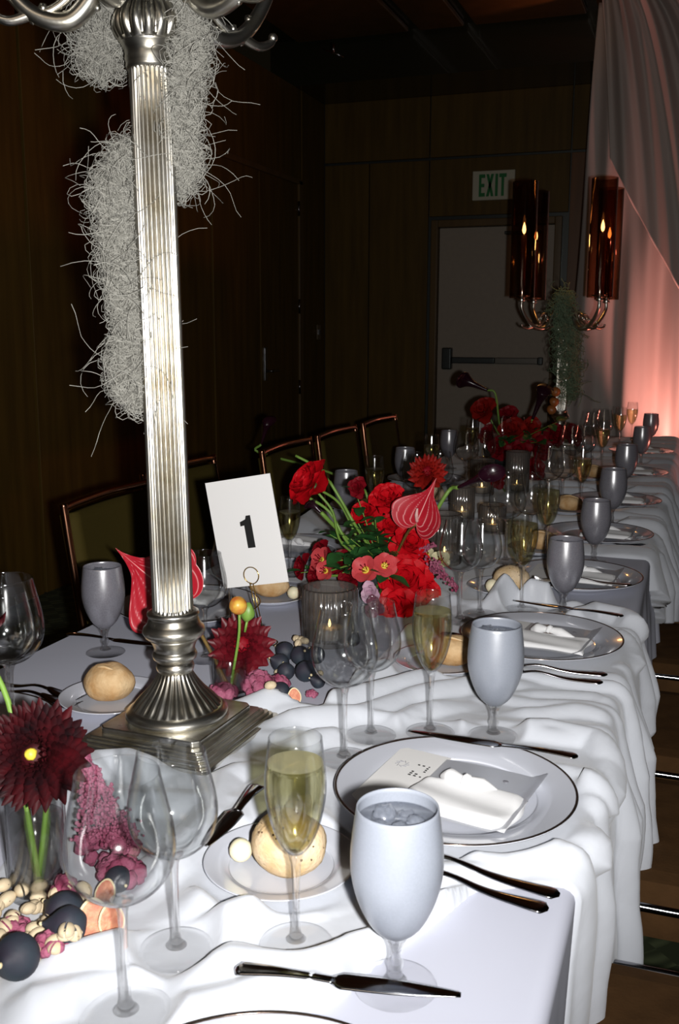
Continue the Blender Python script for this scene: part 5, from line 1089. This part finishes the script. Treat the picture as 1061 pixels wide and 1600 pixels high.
# ------------------------------------------------------------------ table number
q=[Vector(v) for v in [(-0.7668, 1.52, 0.8436), (-0.6431, 1.515, 0.8729), (-0.6589, 1.52, 1.0536), (-0.7837, 1.525, 1.0343)]]; ce=sum(q,Vector())/4; ux=(q[1]-q[0]+q[2]-q[3])/2; uy=(q[3]-q[0]+q[2]-q[1])/2; W_,H_=ux.length,uy.length; X_=ux.normalized(); Z_=X_.cross(uy).normalized(); Y_=Z_.cross(X_); R_=Matrix((X_,Y_,Z_)).transposed()
tn=thing('table_number_card','white card with a bold black 1 beside the silver column','sign',ce); mb=MB().box((-W_/2,-H_/2,-.0006),(W_/2,H_/2,.0006)); mk('card_sheet',[R_@Vector(v) for v in mb.V],mb.F,PAPER,tn,smooth=False)
k_=H_/2; P1=[(-.02,-.30),(.135,-.30),(.135,.30),(.045,.30),(.02,.235),(-.10,.195),(-.10,.115),(-.02,.125)]; P1=[(a*k_*1.0,b*k_) for a,b in P1]; n=len(P1); mk('number_one',[R_@Vector((a,b,.0007)) for a,b in P1]+[R_@Vector((a,b,.0011)) for a,b in P1],[tuple(range(n))[::-1],tuple(range(n,2*n))]+[(i,(i+1)%n,(i+1)%n+n,i+n) for i in range(n)],INK,tn,smooth=False)
z_=hz(-0.688,1.53); sb=Vector((-0.688,1.53,z_)); rc=Vector((-0.6994, 1.508, 0.8787))-sb
st_=thing('card_holder','gold wire ring stand gripping the number 1 card','holder',sb)
V,F=tube([rc+Vector((.0145*math.cos(a),-.002+.004*a/6.28,.0145*math.sin(a))) for a in [(-1.57+k*.45) for k in range(15)]],.0009,6,k=2); mk('ring_clip',V,F,GOLD,st_)
for dx in (-.003,.003): V,F=tube([rc+Vector((dx,0,-.0145)),Vector((dx,0,.004))],.0010,6,k=1); mk('post',V,F,GOLD,st_)
V,F=ring(.024,.0013,.0013,48,6); mk('base_ring',V,F,GOLD,st_)
q=[Vector(v) for v in [(-0.8491, 4.1, 0.767), (-0.836, 4.24, 0.7455), (-0.8346, 4.24, 0.9798), (-0.8475, 4.1, 0.9996)]]; ce=sum(q,Vector())/4; cz=thing('table_number_card','narrow white card seen nearly edge-on before the distant roses','sign',ce)
n_=(q[1]-q[0]).cross(q[3]-q[0]).normalized()*.001; mk('card_sheet',[v-ce+n_ for v in q]+[v-ce-n_ for v in q],[(0,1,2,3),(7,6,5,4),(0,4,5,1),(1,5,6,2),(2,6,7,3),(3,7,4,0)],PAPER,cz,smooth=False)
b=[q[0]*.5+q[1]*.5+(q[3]-q[0])*t for t in (.36,.66)]; wv=(q[1]-q[0])*.10; n_=n_*(-1 if n_.y>0 else 1); mk('number_one',[b[0]-wv-ce+n_*1.3,b[0]+wv-ce+n_*1.3,b[1]+wv-ce+n_*1.3,b[1]-wv-ce+n_*1.3],[(0,1,2,3)],INK,cz,smooth=False)
sb=Vector((-0.8363,4.16,hz(-0.8363,4.16))); rc=Vector((-0.8315, 4.13, 0.7914))-sb; st_=thing('card_holder','gold wire stand holding the distant narrow card','holder',sb)
V,F=tube([rc+Vector((.01*math.cos(a),0,.022*math.sin(a))) for a in [k*.7 for k in range(10)]],.0016,6,k=2); mk('ring_clip',V,F,GOLD,st_)
V,F=tube([rc+Vector((0,0,-.02)),Vector((0,0,.004))],.002,6,k=1); mk('post',V,F,GOLD,st_)
V,F=ring(.03,.002,.002,32,6); mk('base_ring',V,F,GOLD,st_)
# ------------------------------------------------------------------ chairs
def chair(x,y,rz,lab,group,cop,back_h=.91):
    o=thing('dining_chair',lab,'chair',(x,y,0),group,rz)   # faces +x locally, back at -x
    W=.215; m=cop
    V,F=grid(16,16,lambda u,v:(-.20+.43*u,(v-.5)*2*W,.455+.025*min(1,min(u,1-u)*10,min(v,1-v)*10)**.5)); mb=MB(); mb.add(V,F); mb.box((-.195,-W+.004,.40),(.225,W-.004,.456)); mb.build('seat',SEATM,o,smooth=False)
    V,F=tube([(-.20,-W-.004,.452),(.225,-W-.004,.452),(.235,-W+.02,.452),(.235,W-.02,.452),(.225,W+.004,.452),(-.2,W+.004,.452)],.007,8,k=3); mk('seat_frame',V,F,CHROME,o)
    V,F=grid(14,14,lambda u,v:(-.215-.05*v-.018*math.sin(PI*u),(u-.5)*2*(W-.012),.56+(back_h-.575)*v)); b=mk('backrest',V,F,UPH,o); s=b.modifiers.new('s','SOLIDIFY'); s.thickness=.035; s.offset=0
    z=back_h
    V,F=tube([(-.20,-W,.0),(-.20,-W,.45),(-.225,-W,.62),(-.262,-W,z-.015),(-.266,-W+.012,z),(-.275,-.1,z+.003),(-.28,0,z+.004),(-.275,.1,z+.003),(-.266,W-.012,z),(-.262,W,z-.015),(-.225,W,.62),(-.20,W,.45),(-.20,W,0)],.0095,10,k=5); mk('back_frame',V,F,m,o)
    for sy in (-1,1): V,F=tube([(.215,sy*(W-.01),.44),(.225,sy*(W-.005),.0)],.010,8,k=1); mk('leg',V,F,m,o)
    return o
chL=['copper-framed dining chair nearest the camera on the left side','copper-framed dining chair partly hidden behind the silver column','copper-framed dining chair behind the table number card','copper-framed dining chair, fourth along the left side behind the red rose','copper-framed dining chair, farthest visible along the left side']
CH=None
for k,(x,y,rz) in enumerate([(-1.02,2.02,.03),(-1.10,2.485,.03),(-1.02,3.07,.02),(-1.02,3.56,.01),(-1.02,4.09,-.02)]):
    if CH is None: CH=chair(x,y,rz,chL[k],'chairs along the left side',COPPER)
    else: dup(CH,(x,y,0),chL[k],rz)
chR=['brown dining chair tucked under the near right table corner','brown dining chair beneath the satin swag on the right','brown dining chair just beyond the satin swag on the right','brown dining chair beside the bare linen edge on the right','brown dining chair farthest along the right side']
for k,y in enumerate([1.045,1.64,2.12,2.70,3.30]):
    dup(CH,(.12,y,0),chR[k],PI,'chairs along the right side')
